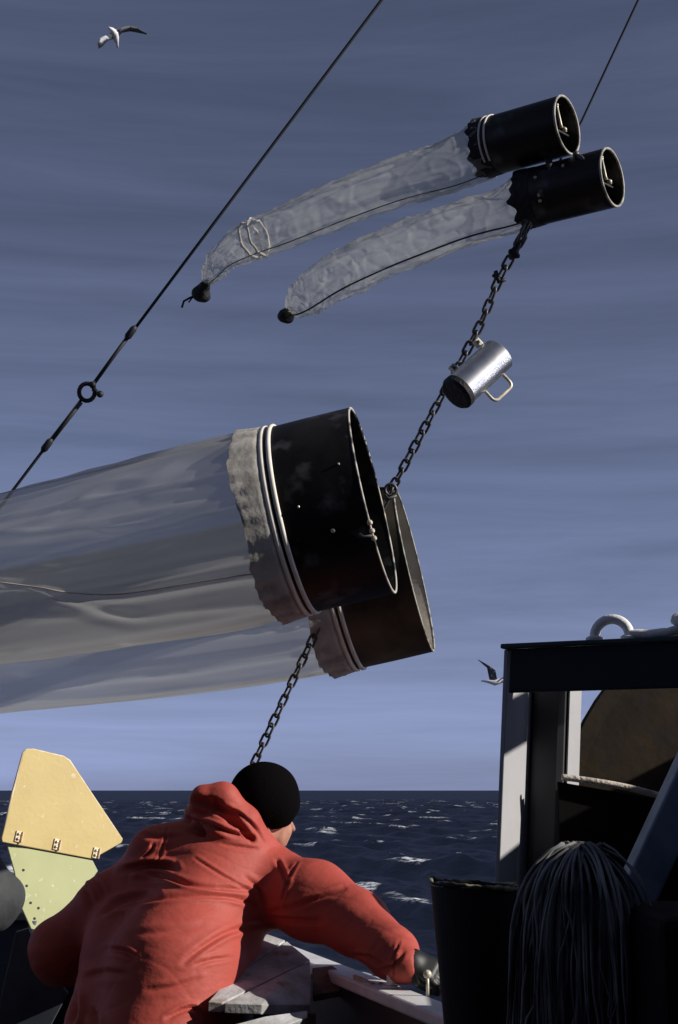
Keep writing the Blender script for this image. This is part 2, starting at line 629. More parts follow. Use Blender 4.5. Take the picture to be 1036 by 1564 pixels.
def sea():
    rs = np.random.RandomState(5)
    waves = []
    for i in range(30):
        L = 3.0 * (1.16 ** i) if i < 20 else 3.0 * (1.16 ** rs.randint(3, 18))
        if L > 38:
            L = rs.uniform(10, 26)
        th = R(205) + rs.normal() * 0.55
        waves.append((L * 0.42, 0.0050 * L ** 0.9, th, rs.uniform(0, 6.28)))
    r = np.concatenate([[2.0], np.geomspace(20, 700, 640), np.geomspace(740, 30000, 40)])
    th = np.concatenate([np.linspace(R(-180), R(-34), 60)[:-1], np.linspace(R(-30), R(30), 460), np.linspace(R(34), R(180), 60)[1:]])
    RR, TT = np.meshgrid(r, th, indexing='ij')
    X, Y = RR * np.sin(TT), RR * np.cos(TT)
    Z = np.zeros_like(X)
    dx, dy = np.zeros_like(X), np.zeros_like(X)
    S = np.zeros_like(X)
    dr = np.gradient(r)[:, None] * np.ones_like(X)
    for (L, A, a, ph) in waves:
        k = 2 * math.pi / L
        w = np.clip(L / (3.0 * dr) - 0.4, 0, 1)
        arg = k * (X * math.cos(a) + Y * math.sin(a)) + ph
        Z += w * A * np.sin(arg)
        dx += -w * A * 0.8 * math.cos(a) * np.cos(arg) * -1
        dy += -w * A * 0.8 * math.sin(a) * np.cos(arg) * -1
        S += w * A * np.sin(arg) * (1 if L > 6 else 0.6)
    X += dx
    Y += dy
    V = np.stack([X, Y, SEA_Z + Z], -1).reshape(-1, 3)
    nr, nt = RR.shape
    a = (np.arange(nr - 1)[:, None] * nt + np.arange(nt - 1)[None]).ravel()
    F = np.stack([a, a + 1, a + nt + 1, a + nt], 1)[:, ::-1]
    m = bpy.data.materials.new('sea_water')
    m.use_nodes = True
    n, l = m.node_tree.nodes, m.node_tree.links
    n.remove(n['Principled BSDF'])
    wd_ = n.new('ShaderNodeBsdfDiffuse')
    wd_.inputs['Color'].default_value = (0.0042, 0.005, 0.010, 1)
    wg_ = n.new('ShaderNodeBsdfGlossy')
    wg_.inputs['Color'].default_value = (0.14, 0.15, 0.175, 1)
    wg_.inputs['Roughness'].default_value = 0.22
    fr_ = n.new('ShaderNodeFresnel')
    fr_.inputs['IOR'].default_value = 1.33
    b = n.new('ShaderNodeMixShader')
    l.new(fr_.outputs[0], b.inputs[0])
    l.new(wd_.outputs[0], b.inputs[1])
    l.new(wg_.outputs[0], b.inputs[2])
    t = n.new('ShaderNodeTexCoord')

    def ns(scale, detail, stretch=(1, 1, 1), rough=0.55):
        mp = n.new('ShaderNodeMapping')
        mp.inputs['Scale'].default_value = stretch
        q = n.new('ShaderNodeTexNoise')
        q.inputs['Scale'].default_value = scale
        q.inputs['Detail'].default_value = detail
        q.inputs['Roughness'].default_value = rough
        l.new(t.outputs['Object'], mp.inputs['Vector'])
        l.new(mp.outputs['Vector'], q.inputs['Vector'])
        return q.outputs['Fac']
    bp = n.new('ShaderNodeBump')
    bp.inputs['Strength'].default_value = 0.9
    bp.inputs['Distance'].default_value = 0.25
    l.new(ns(0.9, 6), bp.inputs['Height'])
    for q_ in (wd_, wg_, fr_):
        l.new(bp.outputs['Normal'], q_.inputs['Normal'])
    at = n.new('ShaderNodeAttribute')
    at.attribute_name = 'foam'
    # whitecaps: breaking crests, broken up into patches and lace
    add = n.new('ShaderNodeMath')
    add.operation = 'MULTIPLY'
    p1 = n.new('ShaderNodeMapRange')
    p1.inputs['From Min'].default_value = 0.55
    p1.inputs['From Max'].default_value = 0.585
    l.new(ns(0.22, 4, (1, 0.5, 1)), p1.inputs['Value'])
    l.new(at.outputs['Fac'], add.inputs[0])
    l.new(p1.outputs['Result'], add.inputs[1])
    lace = n.new('ShaderNodeMapRange')
    lace.inputs['From Min'].default_value = 0.46
    lace.inputs['From Max'].default_value = 0.54
    l.new(ns(2.6, 5, rough=0.7), lace.inputs['Value'])
    mul = n.new('ShaderNodeMath')
    mul.operation = 'MULTIPLY'
    mul.use_clamp = True
    l.new(add.outputs[0], mul.inputs[0])
    l.new(lace.outputs['Result'], mul.inputs[1])
    fd = n.new('ShaderNodeBsdfDiffuse')
    fd.inputs['Color'].default_value = (0.75, 0.78, 0.82, 1)
    mx = n.new('ShaderNodeMixShader')
    o = n['Material Output']
    l.new(mul.outputs[0], mx.inputs['Fac'])
    l.new(b.outputs[0], mx.inputs[1])
    l.new(fd.outputs[0], mx.inputs[2])
    l.new(mx.outputs[0], o.inputs['Surface'])
    ob = np_mesh('sea', V, F, m)
    sd_ = S[(RR > 20) & (RR < 400)].std()
    foam = np.clip((S / sd_ - 1.05) / 0.35, 0, 1)
    far = np.clip((RR - 300) / 400, 0, 1)
    foam = np.where(RR > 700, 0.0, foam) * (1 - 0.6 * far)
    at_ = ob.data.attributes.new('foam', 'FLOAT', 'POINT')
    at_.data.foreach_set('value', foam.astype(np.float32).ravel())
    tag(ob, kind='structure')


sea()

# ================================================================== SHIP: deck, bulwark, unseen light blockers
RA, RB = P(470, 1465, 4.75), P(690, 1556, 3.55)
RAILZ = 0.5 * (RA.z + RB.z)
rd = Vector((RB.x - RA.x, RB.y - RA.y, 0)).normalized()       # towards the camera
ra = Vector((-rd.y, rd.x, 0))                                  # outboard
if ra.x < 0:
    ra = -ra
rm = Vector((RA.x, RA.y, 0))


def rail_pt(t, o=0.0, z=0.0):
    """t metres along the rail from the planks towards the camera, o outboard"""
    return rm + rd * t + ra * o + Vector((0, 0, z))


corner = rail_pt(-2.6)
mb = MB()
near = rail_pt(3.4)
mb.slab([(near.x - 6, near.y - 4.0, 0), (near.x + 1.6, near.y - 4.0, 0), (near.x, near.y, 0), (corner.x, corner.y, 0), (corner.x - 5, corner.y + 0.6, 0)], (0, 0, -0.3))
tag(mb.build('deck', M['deck']), kind='structure')
mb = MB()
mb.slab([(near.x - 6, near.y - 4.0, -0.31), (near.x + 1.6, near.y - 4.0, -0.31), (near.x, near.y, -0.31), (corner.x, corner.y, -0.31), (corner.x - 5, corner.y + 0.6, -0.31)], (0, 0, -3.7))
tag(mb.build('hull', M['bulwark']), kind='structure')

bw_ = thing('bulwark', rail_pt(0.0), 'dark steel side bulwark with white rail cap running under the red sleeve', 'bulwark')
mb = MB()
mb.slab([rail_pt(-2.6, 0.0, 0.005), rail_pt(3.4, 0.0, 0.005), rail_pt(3.4, 0.0, RAILZ - 0.037), rail_pt(-2.6, 0.0, RAILZ - 0.037)], ra * 0.02)
mb.build('plate', M['bulwark'], bw_)
mb = MB()
mb.slab([rail_pt(-2.6, -0.02, RAILZ - 0.035), rail_pt(3.4, -0.02, RAILZ - 0.035), rail_pt(3.4, 0.075, RAILZ - 0.035), rail_pt(-2.6, 0.075, RAILZ - 0.035)], (0, 0, 0.037))
mb.build('rail_cap', M['white'], bw_, bevel=0.008)
mb = MB()
sc_ = rail_pt(0.74, 0.03, RAILZ + 0.003)
mb.lathe(sc_, (0, 0, 1), [(0, 0.022), (0.006, 0.022), (0.008, 0.011), (0.05, 0.010), (0.05, 0.001)], 16)
mb.build('stud', M['white'], bw_)
for t in (-1.8, -0.9, 1.6, 2.5):
    mb = MB()
    mb.slab([rail_pt(t, -0.30, 0.006), rail_pt(t, -0.003, 0.006), rail_pt(t, -0.003, RAILZ - 0.062), rail_pt(t, -0.04, RAILZ - 0.062)], rd * 0.015)
    mb.build('stanchion', M['bulwark'], bw_)
tb = thing('stern_bulwark', corner + Vector((-1, 0.1, 0)), 'low dark stern bulwark behind the yellow fin', 'bulwark')
tdir = Vector((-5, 0.6, 0)).normalized()
tn = Vector((tdir.y, -tdir.x, 0))
tn = tn if tn.y < 0 else -tn
mb = MB()
c2 = corner + Vector((0, 0, 0))
mb.slab([c2 + Vector((0, 0, 0.005)), c2 + tdir * 4 + Vector((0, 0, 0.005)), c2 + tdir * 4 + Vector((0, 0, RAILZ - 0.1)), c2 + Vector((0, 0, RAILZ - 0.1))], -tn * 0.02)
mb.build('plate', M['bulwark'], tb)
mb = MB()
mb.slab([c2 + tn * 0.05 + Vector((0, 0, RAILZ - 0.098)), c2 + tdir * 4 + tn * 0.05 + Vector((0, 0, RAILZ - 0.098)), c2 + tdir * 4 - tn * 0.07 + Vector((0, 0, RAILZ - 0.098)), c2 - tn * 0.07 + Vector((0, 0, RAILZ - 0.098))], (0, 0, 0.05))
mb.build('rail_cap', M['bulwark'], tb, bevel=0.01)
for k in range(4):
    q = c2 + tdir * (0.5 + 0.9 * k)
    mb = MB()
    mb.slab([q + tn * 0.3 + Vector((0, 0, 0.006)), q + tn * 0.004 + Vector((0, 0, 0.006)), q + tn * 0.004 + Vector((0, 0, RAILZ - 0.11)), q + tn * 0.04 + Vector((0, 0, RAILZ - 0.11))], tdir * 0.014)
    mb.build('stanchion', M['bulwark'], tb)

# unseen superstructure added right of the frame, sized to shade the working corner
HX = 1.55
mb = MB()
mb.box((HX + 0.9, 0.85, 1.078), (0.9, 0, 0), (0, 2.58, 0), (0, 0, 1.075))
dh = one('deckhouse_blocker', mb, M['blocker'], (HX + 0.9, 0.72, 0), 'dull grey unseen superstructure added at the right to shade the working deck', 'deckhouse_blocker', bevel=0.03)

mb = MB()
mb.box((HX, 1.05, 2.418), (0.02, 0, 0), (0, 2.10, 0), (0, 0, 0.05))  # unseen board added to shade the upper part of the gantry flange
for k in range(4):
    mb.tube([(HX, -0.9 + 1.25 * k, 2.155), (HX, -0.9 + 1.25 * k, 2.367)], 0.02)
one('shadow_board', mb, M['blocker'], (HX, 1.0, 2.155), 'long unseen board added at the right to cast a shadow on the gantry flange', 'sun_blocker')
mb = MB()
mb.box((0.0, -2.6, 4.0), (7.0, 0, 0), (0, 1.2, 0), (0, 0, 3.995))  # unseen mass added behind the camera to deepen shade on camera-facing sides
for k in range(9):
    mb.box((-5.6 + 1.4 * k, -1.39, 4.6), (0.45, 0, 0), (0, 0.012, 0), (0, 0, 0.35))
one('sky_blocker', mb, M['blocker'], (0.0, -2.6, 0), 'dull grey unseen block added behind the camera to cut skylight', 'sky_blocker', bevel=0.03)

# ================================================================== GANTRY (right)
YAW = R(25)
gt = Vector((math.cos(YAW), -math.sin(YAW), 0))      # along the beam, to the right
gm = Vector((math.sin(YAW), math.cos(YAW), 0))       # away from the camera
G0 = P(806, 1207, 3.35)


def G(s, m, z):
    return G0 + gt * (s + 0.065 * z) + gm * m + Vector((0, 0, z))


TOPZ = (1207 - 983) * 3.17 / FPX
BOTZ = (1207 - 1059) * 3.17 / FPX
LOWZ = -(CAM.z) + 0.003
g = thing('gantry', (G0.x, G0.y, 0), 'dark steel gantry with a sunlit white post beside the rusty drum', 'gantry')


def gbox(name, s0, s1, m0, m1, z0, z1, material, bevel=0.006, parent=None):
    mb = MB()
    mb.slab([G(s0, m0, z0), G(s1, m0, z0), G(s1, m1, z0), G(s0, m1, z0)], G(0, 0, z1) - G(0, 0, z0))
    return mb.build(name, material, parent or g, bevel=bevel)


gbox('post', 0.0, 0.088, 0.0, 0.115, LOWZ, TOPZ - 0.012, M['post_shade'], 0.02)
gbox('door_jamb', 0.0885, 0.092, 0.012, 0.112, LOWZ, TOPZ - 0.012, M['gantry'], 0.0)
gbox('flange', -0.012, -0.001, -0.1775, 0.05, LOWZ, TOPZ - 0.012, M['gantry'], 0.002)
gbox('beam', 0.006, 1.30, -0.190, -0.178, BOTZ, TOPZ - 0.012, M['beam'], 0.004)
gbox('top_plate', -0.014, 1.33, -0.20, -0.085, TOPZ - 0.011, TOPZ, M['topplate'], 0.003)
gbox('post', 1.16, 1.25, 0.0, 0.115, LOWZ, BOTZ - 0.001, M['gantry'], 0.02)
mb = MB()
mb.sphere(G(-0.016, -0.13, 0.03), 0.014, ax=gt, sc=0.6)
mb.build('bolt', M['dullsteel'], g, smooth=True)
# diagonal brace, blue grey
b0, b1 = P(1080, 1130, 3.02), P(955, 1400, 2.98)
mb = MB()
bd = (b1 - b0).normalized()
bs = bd.cross(FW).normalized()
mb.box((b0 + b1) / 2 + bd * 0.19, bd * ((b1 - b0).length / 2 + 0.31), bs * 0.039, FW * 0.03)
mb.build('brace', M['brace'], g, bevel=0.006)
# white half-ring eye on the top plate
eye = []
ec = G(0.237, -0.172, TOPZ)
ER = pxlen(27.5, 3.1)
for k in range(17):
    a = math.pi * k / 16
    eye.append(ec + gt * (-ER * math.cos(a)) + Vector((0, 0, ER * 0.98 * math.sin(a) + 0.008)))
mb = MB()
mb.tube([eye[0] - Vector((0, 0, 0.008))] + eye + [eye[-1] - Vector((0, 0, 0.008))], 0.0112, 12)
ring = mb.build('lifting_eye', M['whiterope'], g, smooth=True)
ring['label'] = 'white half-ring eye served with cord'
for sgn in (-1, 1):
    mb = MB()
    mb.lathe(ec + gt * (sgn * ER) + Vector((0, 0, 0.001)), (0, 0, 1), [(0, 0.001), (0, 0.02), (0.005, 0.02), (0.009, 0.014), (0.009, 0.001)], 16)
    mb.build('eye_foot', M['white'], ring, smooth=False)
# knotted white rope lying on the plate
rp = []
base = G(0.275, -0.178, TOPZ + 0.010)
for k in range(60):
    u = k / 59
    if u < 0.3:
        p = base + gt * (u * 0.30) + Vector((0, 0, 0.001 * math.sin(u * 30)))
    elif u < 0.75:
        a = (u - 0.3) / 0.45 * 2.2 * 2 * math.pi
        p = base + gt * (0.125 + 0.028 * math.sin(a) * 1.0 + (u - 0.3) * 0.05) + gm * (0.02 * math.cos(a * 0.5)) + Vector((0, 0, 0.016 + 0.016 * (1 - math.cos(a)) * 0.6))
    else:
        p = base + gt * (0.148 + (u - 0.75) * 1.6) + gm * (0.0 + 0.02 * (u - 0.75)) + Vector((0, 0, 0.004))
    rp.append(p)
mb = MB()
mb.tube(rp, 0.0098, 8)
one('knotted_rope', mb, M['whiterope'], base, 'white rope knotted in a lump on the gantry beam beside the half-ring', 'rope', smooth=True)

# ================================================================== WINCH behind the gantry
wc = P(1247, 1302, 3.45)
wa = Vector((0.02, -1, 0.02)).normalized()
wr = pxlen(402, 3.45)
w_ = thing('winch', (wc.x, wc.y + 0.15, 0), 'winch with a big rusty brown drum flange seen under the gantry beam', 'winch')
mb = MB()
mb.lathe(wc, wa, [(0.0, 0.001), (0.0, wr * 0.55), (0.012, wr * 0.58), (0.0, wr * 0.93), (0.0, wr), (-0.03, wr), (-0.03, 0.001)], 72)
mb.build('drum_flange', M['rust'], w_, smooth=False, bevel=0.004)
mb = MB()
mb.lathe(wc - wa * 0.032, wa, [(0, 0.001), (0, 0.045), (-1.02, 0.045), (-1.02, 0.001)], 24)
mb.build('shaft', M['machine'], w_)
mb = MB()
mb.lathe(wc, wa, [(-0.73, 0.046), (-0.73, 0.31), (-0.75, 0.33), (-0.95, 0.33), (-0.97, 0.31), (-0.97, 0.046)], 56)
mb.build('sleeve_shadow_drum', M['rust'], w_)  # unseen drum added behind the flange to shade the upper sleeve
hx0, hx1 = P(853, 1194, 3.30), P(1150, 1246, 3.28)
mb = MB()
mb.slab([hx0, hx1, (hx1.x, hx1.y, 0.004), (hx0.x, hx0.y, 0.004)], Vector((0.0, 0.02, 0)))
mb.build('guard_plate', M['machine'], w_)
rl = [P(858, 1187, 3.295), P(905, 1193, 3.29), P(960, 1203, 3.285), P(1036, 1222, 3.28), P(1160, 1246, 3.27)]
mb = MB()
pts = [Vector(interp([tuple(q) for q in rl], k / 40)) for k in range(41)]
mb.tube(pts, 0.0075, 8)
one('guard_rope', mb, M['rope'], pts[20], 'pale rope stretched along the top edge of the dark winch guard', 'rope', smooth=True)
# dark engine casing at the lower right
mb = MB()
mb.box(P(1125, 1590, 2.55), (0.17, 0, 0), (0, 0.20, 0), (0, 0, 0.23))
cz = P(1125, 1590, 2.55)
mb.box((cz.x, cz.y, (cz.z - 0.23) / 2), (0.15, 0, 0), (0, 0.18, 0), (0, 0, (cz.z - 0.234) / 2))
one('engine_casing', mb, M['machine'], (cz.x, cz.y, 0), 'black casing at the lower right edge of the picture', 'casing', bevel=0.02)

# ================================================================== ROPE BUNDLE (mop of grey strands)
bt = P(884, 1292, 2.75)
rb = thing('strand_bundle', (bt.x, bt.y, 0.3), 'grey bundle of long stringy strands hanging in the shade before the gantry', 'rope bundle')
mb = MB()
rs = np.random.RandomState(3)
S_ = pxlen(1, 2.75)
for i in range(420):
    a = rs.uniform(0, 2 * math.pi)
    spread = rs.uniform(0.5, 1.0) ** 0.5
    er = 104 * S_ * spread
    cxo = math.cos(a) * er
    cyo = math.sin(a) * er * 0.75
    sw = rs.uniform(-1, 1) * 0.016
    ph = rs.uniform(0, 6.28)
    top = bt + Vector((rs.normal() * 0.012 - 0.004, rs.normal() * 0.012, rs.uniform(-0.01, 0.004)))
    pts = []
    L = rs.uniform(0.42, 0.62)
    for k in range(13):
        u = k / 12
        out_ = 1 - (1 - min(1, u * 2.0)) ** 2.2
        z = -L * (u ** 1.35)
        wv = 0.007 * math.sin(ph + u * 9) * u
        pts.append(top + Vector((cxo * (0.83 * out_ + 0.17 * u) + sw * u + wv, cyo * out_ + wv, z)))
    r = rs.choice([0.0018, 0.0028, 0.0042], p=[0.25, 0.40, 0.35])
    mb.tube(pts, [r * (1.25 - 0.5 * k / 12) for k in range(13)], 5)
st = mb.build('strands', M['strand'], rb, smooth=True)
for i in range(48):
    a = rs.uniform(-math.pi * 1.02, 0.02)
    er = 108 * S_ * rs.uniform(0.86, 1.02)
    L = rs.uniform(0.25, 0.6)
    ph = rs.uniform(0, 6.28)
    top = bt + Vector((rs.normal() * 0.016, rs.normal() * 0.008 - 0.008, 0.006))
    pts = []
    rs_w = rs.uniform(0.75, 1.05)
    am = rs.uniform(0.006, 0.026)
    for k in range(17):
        u = k / 16
        o_ = 1 - (1 - min(1, u * 2.0)) ** 2.2
        wv = am * math.sin(ph + u * rs.uniform(5.5, 6.5)) * u
        pts.append(top + Vector((math.cos(a) * er * (0.83 * o_ + 0.17 * u) * rs_w + wv, math.sin(a) * er * 0.78 * o_ - 0.004, -L * u ** 1.35)))
    mb = MB()
    r = rs.uniform(0.0018, 0.0036)
    mb.tube(pts, [r * (1.2 - 0.6 * k / 16) for k in range(17)], 6)
    mb.build('lock', M['lock'], rb, smooth=True)
st['kind'] = 'stuff'
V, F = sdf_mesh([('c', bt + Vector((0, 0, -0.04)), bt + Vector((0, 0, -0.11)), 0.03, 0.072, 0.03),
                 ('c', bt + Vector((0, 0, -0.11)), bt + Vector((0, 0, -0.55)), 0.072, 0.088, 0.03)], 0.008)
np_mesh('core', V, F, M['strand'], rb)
mb = MB()
mb.tube([(bt.x, bt.y, 0.004), (bt.x, bt.y, bt.z - 0.03)], 0.02)
mb.build('peg', M['machine'], rb)

# ================================================================== BUCKET
bk = P(724, 1352, 2.95)
br0 = pxlen(66, 2.95)
bk_h = 0.40
bx = thing('bucket', (bk.x, bk.y, bk.z - bk_h), 'black tapered bucket with a ragged olive rim left of the strand bundle', 'bucket')
mb = MB()
mb.lathe(bk, (0, 0, 1), [(-bk_h, 0.001), (-bk_h, br0 * 0.62), (0, br0), (0.0, br0 - 0.006), (-bk_h + 0.01, br0 * 0.6), (-bk_h + 0.01, 0.001)], 40)
mb.build('tub', M['bucket'], bx, smooth=False)
mb = MB()
pts = []
for k in range(64):
    a = 2 * math.pi * k / 64
    pts.append(bk + Vector((br0 * math.cos(a), br0 * math.sin(a), 0.002 + 0.002 * math.sin(3 * a) + 0.0012 * math.sin(23 * a + 1) - 0.006 * math.cos(a))))
mb.tube(pts, [0.0045 + 0.002 * math.sin(5 * 2 * math.pi * k / 64) for k in range(64)], 6, closed=True)
mb.build('rim', M['bucketrim'], bx, smooth=True)
mb = MB()
hh = bk.z - bk_h
mb.box((bk.x, bk.y, hh / 2), (0.07, 0, 0), (0, 0.07, 0), (0, 0, hh / 2 - 0.003))
mb.box((bk.x, bk.y, hh - 0.02), (0.09, 0, 0), (0, 0.09, 0), (0, 0, 0.016))
one('bollard', mb, M['machine'], (bk.x, bk.y, 0), 'black deck bollard under the black bucket', 'bollard', bevel=0.01)

# ================================================================== PLANKTON NETS


def frame(ax, ref=UP):
    ax = Vector(ax).normalized()
    u = (ref - ax * ref.dot(ax)).normalized()
    return ax, u, ax.cross(u)


def net_tube(name, centers, radii, ripple, material, parent, nu=160, nv=150, squash=None, seed=1, amp=1.0, fine=0.0, lf=5.0, cross=2.2, grain=0.4, nf=2.2):
    """cloth tube swept along centers; ripple(theta, u) gives the relative radius"""
    rs = np.random.RandomState(seed)
    pts = [Vector(interp([tuple(c) for c in centers], k / nu)) for k in range(nu + 1)]
    rad = [float(interp([(r,) for r in radii], k / nu)[0]) for k in range(nu + 1)]
    V = []
    u = None
    for k in range(nu + 1):
        t = (pts[min(k + 1, nu)] - pts[max(k - 1, 0)]).normalized()
        if u is None:
            u = (UP - t * UP.dot(t)).normalized()
        u = (u - t * u.dot(t)).normalized()
        w = t.cross(u)
        for j in range(nv):
            a = 2 * math.pi * j / nv
            rr = rad[k] * (1 + amp * ripple(a, k / nu))
            if fine:
                q = pts[k] + u * math.cos(a) * rad[k] + w * math.sin(a) * rad[k]
                cx_ = Vector((math.cos(a) * nf, math.sin(a) * nf, seed + lf * k / nu))
                cy_ = Vector((math.cos(a) * 1.4, math.sin(a) * 1.4, seed + 22.0 * k / nu))
                rr += fine * (grain * mn.noise(q * 45) + 4.5 * max(0, 1 - 2.2 * abs(mn.noise(cx_))) ** 3 + cross * max(0, 1 - 2.2 * abs(mn.noise(cy_))) ** 4 - 1.5)
            V.append(pts[k] + rr * (u * math.cos(a) + w * math.sin(a)))
    V = np.array([tuple(v) for v in V])
    a = (np.arange(nu)[:, None] * nv + np.arange(nv)[None]).ravel()
    b = (np.arange(nu)[:, None] * nv + (np.arange(nv)[None] + 1) % nv).ravel()
    F = np.stack([a, b, b + nv, a + nv], 1)
    return np_mesh(name, V, F, material, parent), pts, rad


def hose_band(name, o, ax, r, parent, wd=0.010, th=0.004, arc=None):
    mb = MB()
    prof = [(-wd / 2, r), (-wd * 0.35, r + th), (wd * 0.35, r + th), (wd / 2, r)]
    if arc:
        mb.lathe(o, ax, prof, 40, a0=arc[0], a1=arc[1], ref=UP)
    else:
        mb.lathe(o, ax, prof, 72, ref=UP)
    return mb.build(name, M['band'], parent, smooth=True)


def bolt(o, ax, r, h, parent, m):
    mb = MB()
    mb.lathe(o, ax, [(0, r), (h * 0.7, r), (h, r * 0.6), (h, 0.0005)], 8)
    return mb.build('bolt', m, parent)


LD = Vector(RT * 0.97 + UP * 0.235 - FW * 0.115).normalized()
ax, lu, lw = frame(LD)          # lu up-ish, lw across


def big_net(mouth, Rm, L, body, rimmat, label, seed, ends, endrad, nfolds, front, seams=()):
    t = thing('plankton_net', mouth, label, 'plankton net', 'large plankton nets hanging from the chain')
    tail = mouth - LD * L
    mb = MB()
    th = 0.007
    # a slightly out-of-round rolled shell
    mb.lathe(mouth, LD, [(0, Rm - th), (0, Rm), (-L * 0.5, Rm + 0.001), (-L, Rm), (-L, Rm - th), (-L * 0.5, Rm - th)], 96, closed_prof=True, ref=UP)
    nprof = 6
    mb.mi = [1 if (i_ % nprof) in (4, 5, 3) else 0 for i_ in range(len(mb.f))]
    brl = mb.build('barrel', [body, body if front else M['inside']], t, smooth=False)
    brl.data.polygons.foreach_set('use_smooth', [True] * len(brl.data.polygons))
    brl.data.set_sharp_from_angle(angle=R(40))
    mb = MB()
    mb.lathe(mouth, LD, [(0.0035 * math.cos(a), Rm - th / 2 + 0.0048 * math.sin(a)) for a in np.linspace(0, 2 * math.pi, 8, endpoint=False)], 110, closed_prof=True, ref=UP)
    mb.build('rim', rimmat, brl, smooth=True)
    for q in (0.010, 0.034):
        hose_band('clamp_band', tail + LD * q, LD, Rm + 0.0015, brl, 0.015, 0.007)
    rs = np.random.RandomState(seed)
    ph = rs.uniform(0, 6.28, 12)

    def rip(a, u):
        e = min(1, u * 7)
        tw = 0.5 * u
        s = 0.014 * math.cos(3 * a + ph[0] + 1.0 * u) + 0.014 * math.cos(5 * a + ph[1] - 1.2 * u) + 0.010 * math.cos(7 * a + ph[2] + 1.5 * u)
        s += 0.016 * (abs(math.sin(4.5 * a + ph[3] + 1.5 * math.sin(3 * u + ph[4]))) ** 0.6 - 0.7)
        s += 0.012 * (abs(math.sin(9.5 * a + ph[5] - 2.2 * u)) ** 0.7 - 0.6) * (1 - 0.5 * u)
        s += 0.006 * math.cos(31 * a + ph[6]) * max(0, 1 - 5 * u)
        return s * e
    nb, pts, rad = net_tube('net_bag', ends, endrad, rip, M['net'], t, 110, 220, seed=seed, fine=0.0036, lf=0.9, cross=0.0, grain=0.0, nf=3.2)
    me = nb.data
    V = np.empty(len(me.vertices) * 3, np.float32)
    me.vertices.foreach_get('co', V)
    V = V.reshape(-1, 3).astype(float) + np.array(wloc(nb))
    nn = np.empty(len(me.vertices) * 3, np.float32)
    me.vertices.foreach_get('normal', nn)
    N = nn.reshape(-1, 3).astype(float)
    cen = np.repeat(np.array([tuple(p) for p in pts]), 220, axis=0)
    if ((V - cen) * N).sum() < 0:
        N = -N
    px_, D_ = project(V)
    vw = V - np.array(CAM)
    vw /= np.linalg.norm(vw, axis=1, keepdims=True)
    fc = np.clip(-(N * vw).sum(1) * 3, 0, 1)
    V = V + N * fold_disp(px_, nfolds, fc, 1.0, 1.0, True)[:, None]
    me.vertices.foreach_set('co', (V - np.array(wloc(nb))).astype(np.float32).ravel())
    me.update()
    px_, D_ = project(V)
    ok = fc > 0.05
    for line in seams:
        sp = []
        for k in range(41):
            w_px = interp(line, k / 40)
            dist = ((px_ - w_px) ** 2).sum(1) + np.where(ok, 0, 1e9)
            near4 = np.argsort(dist)[:6]
            wt = 1 / (dist[near4] + 0.5)
            dep_ = (D_[near4] * wt).sum() / wt.sum()
            sp.append(P(w_px[0], w_px[1], dep_ - 0.004))
        mb = MB()
        mb.tube(sp, 0.0022, 6)
        mb.build('seam', M['warmseam'], nb, smooth=True)
    # stained canvas collar with a ragged hem
    mb = MB()
    vs, fs = [], []
    n = 150
    lens = []
    for j in range(n):
        a = 2 * math.pi * j / n
        lens.append(pxlen(44, 4.5) * (1 + 0.10 * math.sin(5 * a + ph[7]) + 0.10 * mn.noise(Vector((j * 0.35, seed, 0)))))
    K = 8
    for k in range(K + 1):
        for j in range(n):
            a = 2 * math.pi * j / n
            x = -lens[j] * k / K + 0.006
            r = Rm + 0.008 + (0.007 + 0.004 * mn.noise(Vector((j * 0.5, k * 0.9, seed)))) * (k / K) + 0.004 * math.sin(34 * a + 2 * math.sin(5 * a)) * (k / K)
            if x > 0:
                r = Rm + 0.002
            vs.append(tail + LD * (x) + r * (lu * math.cos(a) + lw * math.sin(a)))
    for k in range(K):
        for j in range(n):
            j2 = (j + 1) % n
            fs.append((k * n + j, k * n + j2, (k + 1) * n + j2, (k + 1) * n + j))
    mb.add(vs, fs)
    mb.build('collar', M['collar'], nb, smooth=True)
    return t, brl, tail, pts, rad


FM = P(570, 764, 4.5)
FR = pxlen(146, 4.5)
FL = pxlen(140, 4.5)
ftail = FM - LD * FL


def along(px0, py0, D0, px1, py1, D1, n=7, sag=0.0):
    return [P(px0 + (px1 - px0) * k / n, py0 + (py1 - py0) * k / n + sag * 4 * (k / n) * (1 - k / n), D0 + (D1 - D0) * k / n) for k in range(n + 1)]


def Z5(x, y):
    return (0.4054 * x, 640 + 0.4054 * y)


FOLDS_F = [([Z5(-300, 560), Z5(0, 455), Z5(160, 390), Z5(250, 340), Z5(420, 250), Z5(560, 225), Z5(720, 140), Z5(870, 100)], 0.016, 9),
           ([Z5(-400, 470), Z5(0, 442), Z5(170, 435), Z5(330, 415), Z5(500, 405), Z5(700, 345), Z5(900, 315)], 0.020, 10),
           ([Z5(-300, 580), Z5(0, 615), Z5(150, 635), Z5(270, 655), Z5(450, 660), Z5(650, 630), Z5(800, 605), Z5(985, 578)], 0.034, 11),
           ([Z5(150, 640), Z5(300, 690), Z5(450, 728), Z5(540, 735), Z5(700, 715), Z5(1000, 690)], 0.018, 9),
           ([Z5(-300, 760), Z5(0, 700), Z5(40, 690)], 0.014, 9),
           ([Z5(480, 845), Z5(640, 822), Z5(820, 800), Z5(1010, 765)], 0.012, 7),
           ([Z5(200, 540), Z5(450, 560), Z5(700, 530), Z5(960, 490)], 0.010, 9),
           ([Z5(550, 300), Z5(720, 275), Z5(900, 262)], 0.010, 8)]
